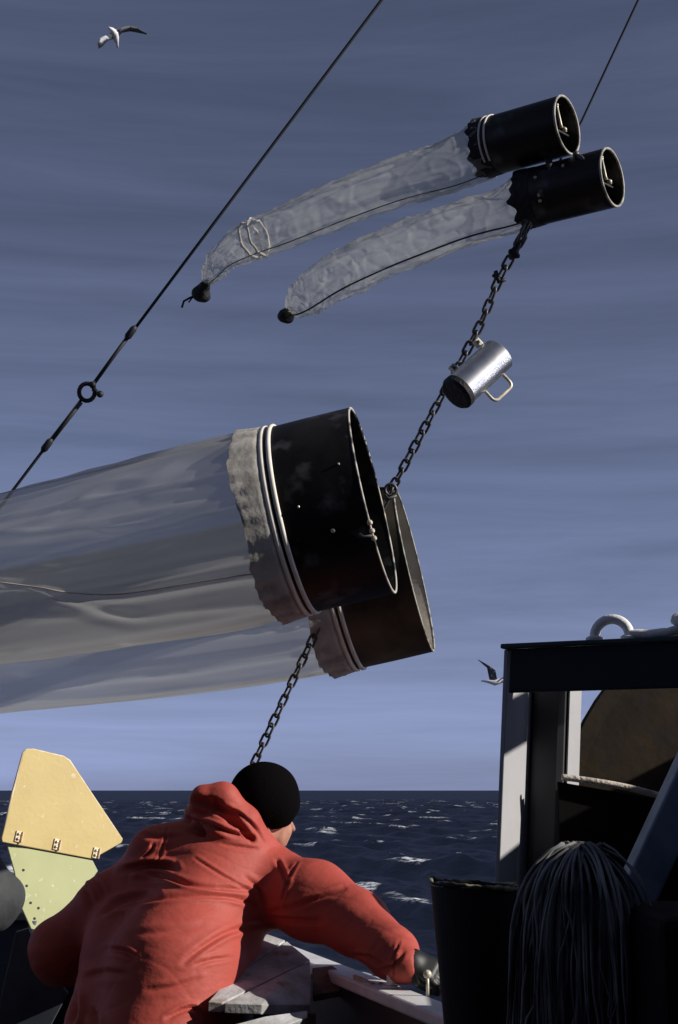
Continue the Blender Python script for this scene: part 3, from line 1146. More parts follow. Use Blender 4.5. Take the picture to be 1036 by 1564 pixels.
FOLDS_B = [([Z5(-300, 1020), Z5(0, 1008), Z5(250, 992), Z5(470, 968), Z5(680, 950), Z5(880, 915), Z5(1120, 880)], 0.020, 8),
           ([Z5(0, 1060), Z5(400, 1040), Z5(800, 1000), Z5(1150, 960)], 0.014, 8),
           ([Z5(100, 960), Z5(500, 930), Z5(900, 880), Z5(1080, 850)], 0.012, 8)]
SEAMS_F = [[Z5(-200, 590), Z5(0, 615), Z5(150, 635), Z5(270, 655), Z5(450, 660), Z5(650, 630), Z5(800, 605), Z5(975, 580)]]
cf = along(436, 795, 4.5 + 0.034, -330, 945, 4.72, 8, 6) + [P(-560, 985, 4.85), P(-640, 1000, 4.9)]
rf = [FR * q for q in (0.985, 0.975, 0.955, 0.93, 0.90, 0.86, 0.81, 0.75, 0.68, 0.36, 0.12)]
net_front, brl_f, tail_f, pts_f, rad_f = big_net(FM, FR, FL, M['black'], M['rimdark'],
                                                 'large black-barrelled plankton net in front, its gauze bag trailing left', 11, cf, rf, FOLDS_F, True, SEAMS_F)
RM_ = P(633, 870, 5.15)
RR_ = pxlen(128, 5.15)
RL_ = pxlen(124, 5.15)
rt_c = RM_ - LD * RL_
cr_ = along(512, 899, 5.18, -280, 1017, 5.4, 8, 8) + [P(-480, 1044, 5.5), P(-560, 1055, 5.55)]
rr_ = [RR_ * q for q in (0.985, 0.975, 0.955, 0.93, 0.90, 0.86, 0.81, 0.75, 0.68, 0.36, 0.12)]
net_back, brl_b, tail_b, pts_b, rad_b = big_net(RM_, RR_, RL_, M['bronze'], M['rim'],
                                                'large brown-black plankton net behind the front barrel, bag trailing left', 23, cr_, rr_, FOLDS_B, False)
# bolts on the front barrel side and mouth
for (q, rr) in (((509, 810), 0.007), ((456, 774), 0.004), ((516, 706), 0.0035)):
    c = P(q[0], q[1], 4.22)
    x = (c - FM).dot(LD)
    v = (c - FM) - LD * x
    bolt(FM + LD * x + v.normalized() * FR, v, rr, 0.006, brl_f, M['brass'])
for q in ((568, 795), (571, 808), (575, 820)):
    c = P(q[0], q[1], 4.22)
    v = (c - FM) - LD * (c - FM).dot(LD)
    bolt(FM - LD * 0.002 + v.normalized() * (FR + 0.002), LD + v.normalized() * 0.6, 0.008, 0.012, brl_f, M['brass'])
c = P(553, 818, 4.22)
mb = MB()
mb.tube([P(549, 815, 4.20), P(556, 820, 4.195), P(568, 818, 4.19)], 0.004, 6)
mb.build('toggle', M['dullsteel'], brl_f, smooth=True)
# cod ends of the two big bags (left of the frame)
for t, pts in ((net_front, pts_f), (net_back, pts_b)):
    mb = MB()
    d = (pts[-1] - pts[-3]).normalized()
    mb.lathe(pts[-1] - d * 0.01, d, [(0, 0.001), (0, 0.05), (0.02, 0.055), (0.25, 0.055), (0.25, 0.001)], 24)
    mb.build('cod_end', M['cod'], t, smooth=False)

SDD = Vector(RT * 0.835 + UP * 0.11 - FW * 0.55).normalized()


def small_net(mouth, Rm, L, label, centers, radii, seed, cod, hose, seam_ang):
    t = thing('small_plankton_net', mouth, label, 'plankton net', 'small plankton nets at the top of the chain')
    tail = mouth - SDD * L
    mb = MB()
    th = 0.004
    mb.lathe(mouth, SDD, [(0, Rm - th), (0, Rm), (-L, Rm), (-L - 0.012, Rm * 0.97), (-L - 0.012, Rm * 0.93), (-L, Rm - th)], 64, closed_prof=True, ref=UP)
    brl = mb.build('barrel', M['black'], t, smooth=True)
    brl.data.set_sharp_from_angle(angle=R(40))
    mb = MB()
    mb.lathe(mouth, SDD, [(0.004 * math.cos(a), Rm - th / 2 + 0.0042 * math.sin(a)) for a in np.linspace(0, 2 * math.pi, 8, endpoint=False)], 80, closed_prof=True, ref=UP)
    mb.build('rim', M['rim'], brl, smooth=True)
    if hose:
        for q in (0.012, 0.030):
            hose_band('clamp_band', tail + SDD * q, SDD, Rm + 0.001, brl, 0.007, 0.003, arc=(R(-15), R(135)))
    # dark rough cloth wrapped over the tail
    mb = MB()
    vs, fs = [], []
    n, K = 64, 6
    sx, su, sw = frame(SDD)
    for k in range(K + 1):
        for j in range(n):
            a = 2 * math.pi * j / n
            x = 0.03 - 0.06 * k / K * (1 + 0.5 * mn.noise(Vector((j * 0.3, seed, 1))))
            r = Rm + 0.001 + 0.007 * (0.5 + mn.noise(Vector((j * 0.45, k * 0.8, seed)))) * (k / K)
            vs.append(tail + SDD * x + r * (su * math.cos(a) + sw * math.sin(a)))
    for k in range(K):
        for j in range(n):
            j2 = (j + 1) % n
            fs.append((k * n + j, k * n + j2, (k + 1) * n + j2, (k + 1) * n + j))
    mb.add(vs, fs)
    mb.build('collar', M['cod'], brl, smooth=True)
    # flowmeter in the mouth
    c = mouth - SDD * 0.03
    fm_pts = [c + su * Rm * 0.80 - sw * Rm * 0.06, c + su * Rm * 0.05 + sw * Rm * 0.30 * -1]
    mb = MB()
    a_, b_ = fm_pts
    mb.tube([a_, a_ + (b_ - a_) * 0.15, b_ + (a_ - b_) * 0.15, b_], [0.007, 0.0045, 0.0045, 0.007], 8)
    mb.sphere(a_, 0.0075)
    fl = mb.build('flowmeter', M['brass'], brl, smooth=True)
    mb = MB()
    c2 = mouth - SDD * 0.01 - su * Rm * 0.12 + sw * Rm * -0.02
    mb.sphere(c2, 0.008)
    mb.tube([c2, c2 - sw * 0.02 - SDD * 0.004], 0.0035, 6)
    mb.build('bolt', M['brass'], brl, smooth=True)
    mb = MB()
    mb.tube([c - sw * Rm * 0.98 - su * 0.01, c + sw * Rm * 0.98 - su * 0.01], 0.003, 6)
    mb.build('cross_bar', M['dullsteel'], brl, smooth=True)
    rs = np.random.RandomState(seed)
    ph = rs.uniform(0, 6.28, 12)

    def rip(a, u):
        e = min(1, u * 10)
        s = 0.05 * math.cos(3 * a + ph[0] + 3 * u) + 0.03 * math.cos(5 * a + ph[1] - 3 * u) + 0.025 * math.cos(8 * a + ph[2] + 5 * u)
        s += 0.06 * (abs(math.sin(4 * a + ph[3] + 6 * u)) ** 0.6 - 0.7) + 0.03 * math.sin(30 * u + 2 * a + ph[4]) + 0.03 * math.sin(57 * u - 3 * a + ph[5]) * math.cos(2 * a + ph[6])
        return s * e
    nb, pts, rad = net_tube('net_bag', [tail] + centers, [Rm * 0.97] + radii, rip, M['netsmall'], t, 230, 120, seed=seed, fine=0.0024)
    # seam along the underside
    mb = MB()
    sp = []
    u0 = None
    for k in range(0, len(pts) - 8, 3):
        tt = (pts[min(k + 1, len(pts) - 1)] - pts[max(k - 1, 0)]).normalized()
        side = (Vector(-UP) - tt * Vector(-UP).dot(tt)).normalized()
        fr = (-FW + tt * FW.dot(tt)).normalized()
        sp.append(pts[k] + (side * math.sin(seam_ang) + fr * math.cos(seam_ang)) * rad[k] * 1.03)
    mb.tube(sp, 0.0018 if hose else 0.0032, 5)
    mb.build('seam', M['seam'], nb, smooth=True)
    if hose:                       # two pale tapes tied round the bag
        pq, _ = project(np.array([tuple(v) for v in pts]))
        for tx in (394, 383):
            k = int(np.abs(pq[:, 0] - tx).argmin())
            loop = [nb.data.vertices[k * 120 + j].co + wloc(nb) for j in range(0, 120, 3)]
            mean_r = sum((v - pts[k]).length for v in loop) / len(loop)
            mb = MB()
            mb.tube([pts[k] + (v - pts[k]).normalized() * ((v - pts[k]).length * 0.55 + 0.44 * mean_r) for v in loop], 0.0052, 6, closed=True)
            mb.build('tie_tape', M['band'], nb, smooth=True)
    # cod end
    e = pts[-1]
    cpts, crad = cod
    V, F = sdf_mesh([('c', e, cpts[0], 0.012, crad[0], 0.01), ('c', cpts[0], cpts[1], crad[0], crad[1], 0.01),
                     ('c', cpts[1] + Vector((0.012, 0, -0.008)), cpts[1] + Vector((-0.012, 0.01, 0.0)), crad[1] * 0.8, crad[1] * 0.5, 0.01)], 0.004)
    nV = vnormals(V, F)
    V = V + nV * (0.004 * wnoise(V, 90, seed))[:, None]
    np_mesh('cod_end', V, F, M['cod'], t)
    if hose:
        mb = MB()
        mb.tube([cpts[1], P(290, 455, 5.2), P(281, 460, 5.2), P(278, 470, 5.2)], 0.004, 6)
        mb.tube([P(296, 452, 5.19), P(288, 462, 5.19)], 0.003, 5)
        mb.build('tail_cord', M['wire'], t, smooth=True)
    return t, brl, tail


sm1 = P(866, 191, 4.42)
SR = pxlen(45.5, 4.42)
n1, b1_, tail1 = small_net(sm1, SR, 0.272, 'upper small plankton net with black barrel and two pale tapes on its bag',
                           [P(690, 252, 4.62), P(610, 277, 4.72), P(520, 310, 4.84), P(440, 344, 4.95), (P(385, 366, 5.02)), P(345, 390, 5.1), P(325, 415, 5.14), P(316, 432, 5.16)],
                           [pxlen(38, 4.62), pxlen(34, 4.72), pxlen(33, 4.84), pxlen(30, 4.95), pxlen(27, 5.02), pxlen(21, 5.1), pxlen(14, 5.14), pxlen(5, 5.16)],
                           31, ([P(313, 436, 5.17), P(307, 448, 5.19)], [pxlen(7, 5.2), pxlen(14, 5.2)]), True, 1.15)
sm2 = P(935, 271, 4.36)
n2, b2_, tail2 = small_net(sm2, SR * 0.985, 0.272, 'lower small plankton net with black barrel and a dark seam along its bag',
                           [P(770, 325, 4.6), P(700, 345, 4.7), P(630, 371, 4.8), P(570, 396, 4.9), P(520, 420, 4.98), P(480, 446, 5.05), P(455, 465, 5.08), P(444, 474, 5.1)],
                           [pxlen(33, 4.6), pxlen(34, 4.7), pxlen(34, 4.8), pxlen(34, 4.9), pxlen(33, 4.98), pxlen(29, 5.05), pxlen(20, 5.08), pxlen(7, 5.1)],
                           47, ([P(440, 478, 5.1), P(435, 482, 5.1)], [pxlen(9, 5.1), pxlen(11, 5.1)]), False, 0.85)
# yoke joining the small barrels
mb = MB()
y0, y1 = P(880, 236, 4.36), P(897, 250, 4.33)
ym = P(845, 258, 4.40)
mb.tube([y0, (y0 + y1) / 2 + Vector((0, 0, 0.004)), y1], 0.007, 8)
mb.sphere(y0, 0.011)
mb.sphere(y1, 0.010)
mb.tube([P(836, 236, 4.46), P(842, 262, 4.40), P(826, 300, 4.40)], 0.012, 8)
one('net_yoke', mb, M['dullsteel'], y0, 'short metal yoke joining the two small black barrels', 'yoke', smooth=True)
for q in ((816, 269, 4.40), (862, 256, 4.37), (829, 297, 4.42), (827, 305, 4.41)):
    c = P(*q)
    x = (c - sm2).dot(SDD)
    v = (c - sm2) - SDD * x
    bolt(sm2 + SDD * x + v.normalized() * SR * 0.985, v, 0.005, 0.007, b2_, M['brass'])

# ================================================================== CHAIN


def link_mesh(L, r, wire):
    """one oval link along +X, flat in XZ"""
    pts = []
    h = L / 2 - r
    for k in range(8):
        a = -math.pi / 2 + math.pi * k / 7
        pts.append(Vector((h + r * math.cos(a), 0, r * math.sin(a))))
    for k in range(8):
        a = math.pi / 2 + math.pi * k / 7
        pts.append(Vector((-h + r * math.cos(a), 0, r * math.sin(a))))
    mb = MB()
    mb.tube(pts, wire, 6, closed=True)
    me = bpy.data.meshes.new('link')
    me.from_pydata([tuple(v) for v in mb.v], [], mb.f)
    me.polygons.foreach_set('use_smooth', [True] * len(me.polygons))
    me.materials.append(M['dullsteel'])
    return me


PITCH_L = 0.0385
lk = link_mesh(0.050, 0.0125, 0.0045)
ckeys = [P(812, 338, 4.42), P(790, 376, 4.45), P(762, 428, 4.5), P(738, 486, 4.55), P(716, 530, 4.6), P(692, 575, 4.64), P(660, 632, 4.70), P(612, 722, 4.80),
         P(595, 752, 4.83), P(560, 820, 4.86), P(495, 942, 4.90), P(440, 1055, 4.92), P(388, 1166, 4.95), P(330, 1290, 5.0)]
ch = thing('chain', ckeys[-1], 'dark chain running down between the barrels to behind the black cap', 'chain')
dense = [Vector(interp([tuple(q) for q in ckeys], k / 600)) for k in range(601)]
acc_, nxt, i = 0.0, 0.03, 0
off = wloc(ch)
for k in range(1, 601):
    seg = (dense[k] - dense[k - 1]).length
    while acc_ + seg > nxt:
        t = (nxt - acc_) / seg
        p = dense[k - 1].lerp(dense[k], t)
        d = (dense[k] - dense[k - 1]).normalized()
        ob = bpy.data.objects.new('link', lk)
        COL.objects.link(ob)
        ob.parent = ch
        z = (FW - d * FW.dot(d)).normalized()
        side = d.cross(z)
        roll = (R(28) if i % 2 else R(118)) + random.uniform(-0.2, 0.2)
        zz = side * math.cos(roll) + z * math.sin(roll)
        yy = zz.cross(d)
        m = Matrix((d, yy, zz)).transposed().to_4x4()
        m.translation = p - off
        ob.matrix_local = m
        i += 1
        nxt += PITCH_L
    acc_ += seg
sw_ = thing('shackle_swivel', P(787, 380, 4.44), 'dark shackle and swivel where the chain meets the small nets', 'shackle')
mb = MB()
mb.tube([P(810, 338, 4.40), P(803, 350, 4.41), P(802, 362, 4.42), P(794, 372, 4.43)], 0.005, 6)
mb.tube([P(806, 336, 4.40), P(797, 350, 4.40), P(794, 362, 4.41), P(791, 373, 4.43)], 0.005, 6)
mb.build('bow', M['dullsteel'], sw_, smooth=True)
V, F = sdf_mesh([('c', P(792, 372, 4.43), P(784, 389, 4.44), 0.010, 0.014, 0.01), ('c', P(780, 384, 4.43), P(791, 391, 4.43), 0.008, 0.008, 0.008)], 0.003)
np_mesh('swivel', V, F, M['wire'], sw_)
mb = MB()
mb.tube([P(753, 420, 4.49), P(765, 430, 4.48), P(772, 427, 4.48)], 0.006, 6)
mb.tube([P(757, 414, 4.485), P(763, 432, 4.48)], 0.007, 6)
mb.build('pin', M['wire'], sw_, smooth=True)
sh = thing('bridle_shackle', P(597, 748, 4.80), 'dark ring shackle on the chain above the rear large barrel', 'shackle')
mb = MB()
cc = P(597, 748, 4.78)
mb.tube([cc + 0.019 * (RT * math.cos(a) + UP * math.sin(a)) for a in [math.pi / 8 * i_ for i_ in range(16)]], 0.006, 6, closed=True)
mb.build('ring', M['dullsteel'], sh, smooth=True)
mb = MB()
mb.tube([P(588, 756, 4.77), P(594, 762, 4.77), P(606, 757, 4.77)], 0.006, 6)
mb.build('pin', M['dullsteel'], sh, smooth=True)
mb = MB()
mb.box(P(585, 752, 4.82), RT * 0.02, FW * 0.01, UP * 0.018)
mb.build('lug', M['wire'], sh)

# ================================================================== STEEL CANISTER
ca, cb = P(700, 600, 4.52), P(766, 541, 4.52)
ca, cb = P(700, 599, 4.48), P(763, 541, 4.56)
cn = thing('canister', (ca + cb) / 2, 'shiny steel canister clamped to the chain with a pale wire handle', 'canister')
cax = (cb - ca).normalized()
cr0 = pxlen(27.5, 4.52)
cl = (cb - ca).length
mb = MB()
mb.lathe(ca, cax, [(0.012, 0.001), (0.012, cr0), (cl - 0.006, cr0), (cl, cr0 - 0.006), (cl, 0.001)], 48)
bd_ = mb.build('shell', M['steel'], cn, smooth=True)
bd_.data.set_sharp_from_angle(angle=R(30))
mb = MB()
mb.lathe(ca, cax, [(-0.016, 0.001), (-0.016, cr0 - 0.006), (-0.006, cr0 + 0.001), (0.0115, cr0 + 0.001), (0.0115, 0.001)], 48)
mb.build('end_cap', M['cod'], cn, smooth=False)
side = cax.cross(FW).normalized()
if side.x < 0:
    side = -side
hp = []
q0, q1 = ca + cax * cl * 0.36 + side * cr0 * 0.96, ca + cax * cl * 0.80 + side * cr0 * 0.96
hh_ = pxlen(23, 4.52)
for kk in range(5):
    a = math.pi / 2 * kk / 4
    hp.append(q0 + side * (hh_ * 0.65 + hh_ * 0.35 * math.sin(a)) + cax * (0.016 * (1 - math.cos(a))))
for kk in range(5):
    a = math.pi / 2 * (1 - kk / 4)
    hp.append(q1 + side * (hh_ * 0.65 + hh_ * 0.35 * math.sin(a)) - cax * (0.016 * (1 - math.cos(a))))
mb = MB()
mb.tube([q0] + hp + [q1], 0.0055, 8)
mb.build('handle', M['brass'], cn, smooth=True)
for (q, D) in (((693, 563), 4.54), ((730, 524), 4.56)):
    c = P(q[0], q[1], D)
    mb = MB()
    mb.box(c, side * 0.014, cax * 0.010, cax.cross(side) * 0.012)
    mb.box(c + side * 0.028, side * 0.012, cax * 0.006, cax.cross(side) * 0.008)
    k_ = mb.build('chain_clamp', M['brass'], cn, bevel=0.004)
    bolt(c + Vector((0, -0.010, 0.0)), -FW, 0.006, 0.01, k_, M['dullsteel'])

# ================================================================== WIRES
mb = MB()
a, b = P(888, 186, 4.42), P(975, 0, 4.5)
mb.tube([P(846, 262, 4.62), P(888, 186, 4.66), b, b + (b - a) * 2.5], 0.0036, 8)
one('tow_wire', mb, M['wire'], a, 'thin tow wire rising from the small barrels to the upper right', 'wire', smooth=True)
gw = thing('stay_wire', P(134, 598, 6.0), 'dark stay wire crossing the sky diagonally at the left with a shackle', 'wire')


def GW(px, D=6.0):
    t = (px - 583) / (134.0 - 583)
    return P(px, 0 + 598 * t, D)


mb = MB()
mb.tube([GW(900), GW(600), GW(350), GW(150)], 0.0068, 8)
mb.tube([GW(126), P(72, 680, 6.0), P(10, 762, 6.0), P(-250, 1106, 6.0)], 0.0068, 8)
mb.build('cable', M['wire'], gw, smooth=True)
mb = MB()
mb.tube([P(142, 588, 5.99), P(200, 508, 5.99)], 0.0085, 8)
mb.tube([P(124, 614, 5.99), P(72, 681, 5.99)], 0.0105, 8)
mb.build('splice', M['wire'], gw, smooth=True)
for (x, y) in ((200, 508), (72, 680)):
    d = (GW(200) - GW(72)).normalized()
    mb = MB()
    c = P(x, y, 5.985)
    mb.tube([c - d * 0.034, c - d * 0.02, c + d * 0.02, c + d * 0.034], [0.008, 0.016, 0.015, 0.008], 8)
    mb.build('sleeve', M['wire'], gw, smooth=True)
cc = P(133, 599, 5.99)
mb = MB()
mb.tube([cc + pxlen(12, 6) * (RT * math.cos(a) + UP * 1.1 * math.sin(a)) for a in np.linspace(0, 2 * math.pi, 18, endpoint=False)], 0.0095, 8, closed=True)
mb.tube([P(138, 588, 5.98), P(146, 587, 5.98)], 0.014, 6)
mb.tube([P(142, 594, 5.98), P(153, 602, 5.98)], 0.010, 6)
mb.sphere(P(153, 602, 5.98), 0.015)
mb.build('shackle', M['wire'], gw, smooth=True)

# ================================================================== YELLOW DEPRESSOR FIN
FD = 6.35
fin = thing('depressor_fin', P(75, 1300, FD), 'yellow and pale green hinged metal fin plate beside the man in red', 'fin')
fn = Vector((0.62, -0.76, 0.12)).normalized()
fp = P(95, 1240, FD)


def fin_pt(px, py, n_, o=0.0, base=fp):
    d = P(px, py, 1.0) - CAM
    t = (base - CAM).dot(n_) / d.dot(n_)
    return CAM + d * t + n_ * o


up = [(36, 1149), (42, 1144), (52, 1144), (98, 1155), (107, 1161), (188, 1282), (186, 1287), (142, 1312), (4, 1286), (3, 1280)]
mb = MB()
mb.slab([fin_pt(x, y, fn) for x, y in up], -fn * 0.012)
upl = mb.build('upper_plate', M['yellow'], fin, bevel=0.003)
mb = MB()
edge = [(4, 1284), (20, 1212), (37, 1149), (42, 1145), (52, 1145), (98, 1156), (107, 1162), (146, 1221), (187, 1282)]
pts = [fin_pt(x, y, fn, -0.006) for x, y in edge]
mb.tube(pts, 0.0062, 6)
mb.build('worn_edge', M['yedge'], upl, smooth=True)
fn2 = Vector((0.52, -0.80, 0.30)).normalized()
hinge_mid = fin_pt(75, 1299, fn)
lowp = [(11, 1290), (142, 1314), (150, 1330), (100, 1400), (54, 1420), (48, 1419), (34, 1388), (22, 1330)]
mb = MB()
mb.slab([fin_pt(x, y, fn2, 0, hinge_mid) for x, y in lowp], -fn2 * 0.012)
lpl = mb.build('lower_plate', M['green'], fin, bevel=0.003)
for q in ((36, 1329), (41, 1353), (47, 1379), (59, 1387), (53, 1403)):
    mb = MB()
    c = fin_pt(q[0], q[1], fn2, 0, hinge_mid)
    mb.lathe(c, fn2, [(0.0015, 0.0005), (0.0015, 0.0058), (-0.001, 0.0062)], 12)
    mb.build('hole', M['hole'], lpl)
for (x, y) in ((28, 1278), (86, 1290), (146, 1303)):
    c = fin_pt(x, y, fn)
    u_ = (fin_pt(x + 4, y - 18, fn) - c).normalized()
    r_ = fn.cross(u_)
    mb = MB()
    mb.box(c + fn * 0.004, u_ * 0.024, r_ * 0.015, fn * 0.003)
    mb.box(c + fn * 0.010 - r_ * 0.013, u_ * 0.024, r_ * 0.003, fn * 0.007)
    h_ = mb.build('hinge', M['yedge'], fin, bevel=0.002)
    for o_ in (-0.010, 0.011):
        mb = MB()
        cb_ = c + u_ * o_ + fn * 0.007 + r_ * 0.003
        mb.lathe(cb_, fn, [(0, 0.0065), (0.006, 0.0065), (0.010, 0.004), (0.010, 0.0004)], 8)
        mb.build('bolt', M['brass'], h_)
bt_ = fin_pt(50, 1418, fn2, 0, hinge_mid)
mb = MB()
mb.tube([(bt_.x, bt_.y + 0.02, bt_.z + 0.03), (bt_.x, bt_.y + 0.03, 0.004)], 0.014, 8)
mb.build('stem', M['stanchion'], fin, smooth=True)

# grey rounded float and stanchion bracket at the far left
V, F = sdf_mesh([('c', P(-40, 1375, 5.25), P(8, 1368, 5.3), 0.12, 0.075, 0.05), ('c', P(-20, 1330, 5.3), P(-10, 1390, 5.3), 0.07, 0.085, 0.05)], 0.012)
ob = np_mesh('float', V, F, M['greyfloat'])
tag(ob, 'dull grey rounded float at the left edge behind the fin', 'float')
mb = MB()
q = P(0, 1500, 5.2)
mb.box((q.x, q.y + 0.05, 0.42), (0.18, 0, 0), (0, 0.14, 0), (0, 0, 0.415))
one('locker', mb, M['bulwark'], (q.x, q.y, 0), 'dark deck locker under the grey float at the left edge', 'locker', bevel=0.02)
mb = MB()
pl = [(24, 1424), (44, 1418), (62, 1470), (104, 1518), (60, 1600), (-10, 1600), (2, 1520)]
mb.slab([P(x, y, 4.86) for x, y in pl], FW * 0.02)
z0 = P(20, 1600, 4.86)
mb.box((z0.x + 0.05, z0.y + 0.01, z0.z / 2), (0.10, 0, 0), (0, 0.01, 0), (0, 0, z0.z / 2 - 0.003))
one('bracket_plate', mb, M['stanchion'], (z0.x, z0.y, 0), 'blue-grey steel bracket plate below the fin at the lower left', 'bracket', bevel=0.003)

mb = MB()
mb.box((-2.15, 3.5, 0.95), (0.6, 0, 0), (0, 1.2, 0), (0, 0, 0.947))  # unseen box added left of the frame to darken the left sleeve
for k in range(3):
    mb.box((-1.545, 2.7 + 0.8 * k, 0.95), (0.008, 0, 0), (0, 0.34, 0), (0, 0, 0.8))
one('left_sky_blocker', mb, M['bulwark'], (-2.15, 3.5, 0), 'tall dark unseen box added beyond the left edge to cut skylight', 'locker', bevel=0.02)

# ================================================================== WEATHERED PLANKS
ps = thing('plank_platform', rail_pt(0.2, -0.2, 0), 'weathered grey and brown planks by the rail under the man\'s arm', 'planks')
planks = [
    ([(320, 1500, 4.28), (378, 1440, 4.68), (408, 1426, 4.70), (436, 1436, 4.66), (345, 1500, 4.28)], 'wood', 0.03),
    ([(318, 1530, 4.12), (342, 1502, 4.27), (438, 1437, 4.655), (474, 1466, 4.52), (440, 1482, 4.42), (340, 1531, 4.12)], 'wood', 0.03),
    ([(343, 1532, 4.10), (441, 1483, 4.41), (474, 1468, 4.50), (475, 1500, 4.38), (474, 1534, 4.26), (400, 1534, 4.10)], 'wood', 0.03),
    ([(477, 1478, 4.5), (508, 1474, 4.5), (546, 1504, 4.42), (520, 1512, 4.40), (477, 1520, 4.36)], 'woodbrown', 0.025),
    ([(352, 1566, 3.95), (405, 1552, 4.02), (470, 1543, 4.10), (470, 1554, 4.06), (420, 1572, 3.98)], 'wood', 0.03),
]
for pts, mm, th in planks:
    mb = MB()
    q = [P(*p) for p in pts]
    nrm = (q[1] - q[0]).cross(q[-1] - q[0]).normalized()
    if nrm.z < 0:
        nrm = -nrm
    mb.slab(q, -nrm * th)
    mb.build('plank', M[mm], ps, bevel=0.003)
mb = MB()
for q in ((400, 1470, 4.5), (330, 1520, 4.15), (470, 1500, 4.38)):
    c = P(*q)
    mb.box((c.x, c.y + 0.02, (c.z - 0.09) / 2), (0.025, 0, 0), (0, 0.025, 0), (0, 0, (c.z - 0.09) / 2 - 0.003))
mb.build('trestle', M['woodbrown'], ps)
# small fittings on the rail
f1 = P(653, 1488, 3.92)
mb = MB()
mb.sphere(f1, 0.012)
mb.tube([f1, (f1.x, f1.y, RAILZ)], 0.005, 6)
one('mooring_pin', mb, M['brass'], (f1.x, f1.y, RAILZ), 'small bright knob on a pin beyond the red cuff', 'knob', smooth=True)
f2 = P(574, 1506, 4.15)
mb = MB()
for dx in (-0.010, 0.014):
    mb.sphere(f2 + Vector((dx, 0, 0)), 0.0115)
mb.tube([f2 + Vector((-0.06, 0.12, 0.012)), f2], 0.007, 6)
one('rail_pin', mb, M['rope'], f2, 'pale knotted cord end on the rail left of the cuff', 'cord', smooth=True)

# ================================================================== GULLS


def gull(name, body, wingL, wingR, rad, label, mats):
    """continuous bird: body spindle with two jointed wings, flattened feather blades"""
    mb = MB()
    pts, rr = body
    mb.tube(pts, rr, 10, mi=0)
    for wing, mi in wingL, wingR:
        vs, fs = [], []
        n = len(wing)
        for (lead, trail, th) in wing:
            lead, trail = Vector(lead), Vector(trail)
            nn = Vector((0, 0.25, 1)).normalized() * th
            vs += [lead, lead.lerp(trail, 0.35) + nn, trail, lead.lerp(trail, 0.35) - nn * 0.4]
        for i in range(n - 1):
            for k in range(4):
                k2 = (k + 1) % 4
                fs.append((i * 4 + k, i * 4 + k2, (i + 1) * 4 + k2, (i + 1) * 4 + k))
        fs.append((0, 1, 2, 3))
        fs.append(tuple((n - 1) * 4 + k for k in range(4))[::-1])
        mb.add(vs, fs, mi)
    o = one(name, mb, mats, pts[len(pts) // 2], label, 'gull', 'gulls in flight', smooth=True)
    return o


D1 = 34.0
s1 = pxlen(1, D1)
gull('gull', ([P(166, 42, D1 - 0.3), P(171, 45, D1 - 0.22), P(175, 50, D1), P(177, 58, D1 + 0.1), P(179, 66, D1 + 0.25), P(180, 72, D1 + 0.35)],
              [1.5 * s1, 3.2 * s1, 5.6 * s1, 5.0 * s1, 2.4 * s1, 1.6 * s1]),
     ([(P(172, 48, D1 - .1), P(173, 60, D1 + .1), .04), (P(162, 54, D1 - .2), P(164, 63, D1), .03), (P(154, 57, D1 - .3), P(157, 71, D1), .025), (P(149, 66, D1 - .3), P(151, 75, D1 - .1), .01)], 0),
     ([(P(178, 47, D1 - .1), P(178, 58, D1 + .1), .04), (P(188, 41, D1 + .1), P(187, 50, D1 + .3), .03), (P(200, 39, D1 + .3), P(199, 48, D1 + .5), .025), (P(212, 43, D1 + .4), P(210, 50, D1 + .6), .02), (P(225, 51, D1 + .5), P(224, 53, D1 + .6), .01)], 1),
     0, 'gull high at the upper left with one outstretched wing coloured dark for shade', [M['gullw'], M['gull_shade']])
D2 = 38.0
s2 = pxlen(1, D2)
gull('gull', ([P(773, 1040, D2 - .1), P(769, 1040, D2), P(764, 1040, D2), P(756, 1043, D2), P(746, 1041, D2), P(735, 1040, D2 + .1)],
              [1.2 * s2, 2.6 * s2, 4.0 * s2, 4.2 * s2, 2.4 * s2, 0.8 * s2]),
     ([(P(760, 1040, D2), P(748, 1040, D2 + .1), .04), (P(757, 1024, D2 + .2), P(746, 1030, D2 + .3), .03), (P(748, 1017, D2 + .3), P(744, 1020, D2 + .4), .02), (P(730, 1007, D2 + .4), P(731, 1009, D2 + .4), .01)], 1),
     ([(P(763, 1040, D2 - .1), P(758, 1042, D2 - .1), .04), (P(770, 1034, D2 - .4), P(766, 1038, D2 - .4), .03), (P(776, 1032, D2 - .7), P(774, 1035, D2 - .7), .01)], 0),
     0, 'gull with a raised wing coloured dark for shade just left of the gantry post', [M['gullw'], M['gull_shade']])

# ================================================================== PERSON


def A(px, py, D):
    return np.array(P(px, py, D))


def q(n, D=4.5):
    return n * D / FPX


person = thing('person', (P(200, 1600, 4.25).x, P(200, 1600, 4.25).y, 0),
               'person in a red hooded jacket and black cap leaning over the rail', 'person')
DS = 4.66
hand_c = P(630, 1468, 4.06)
handv = np.array(hand_c)
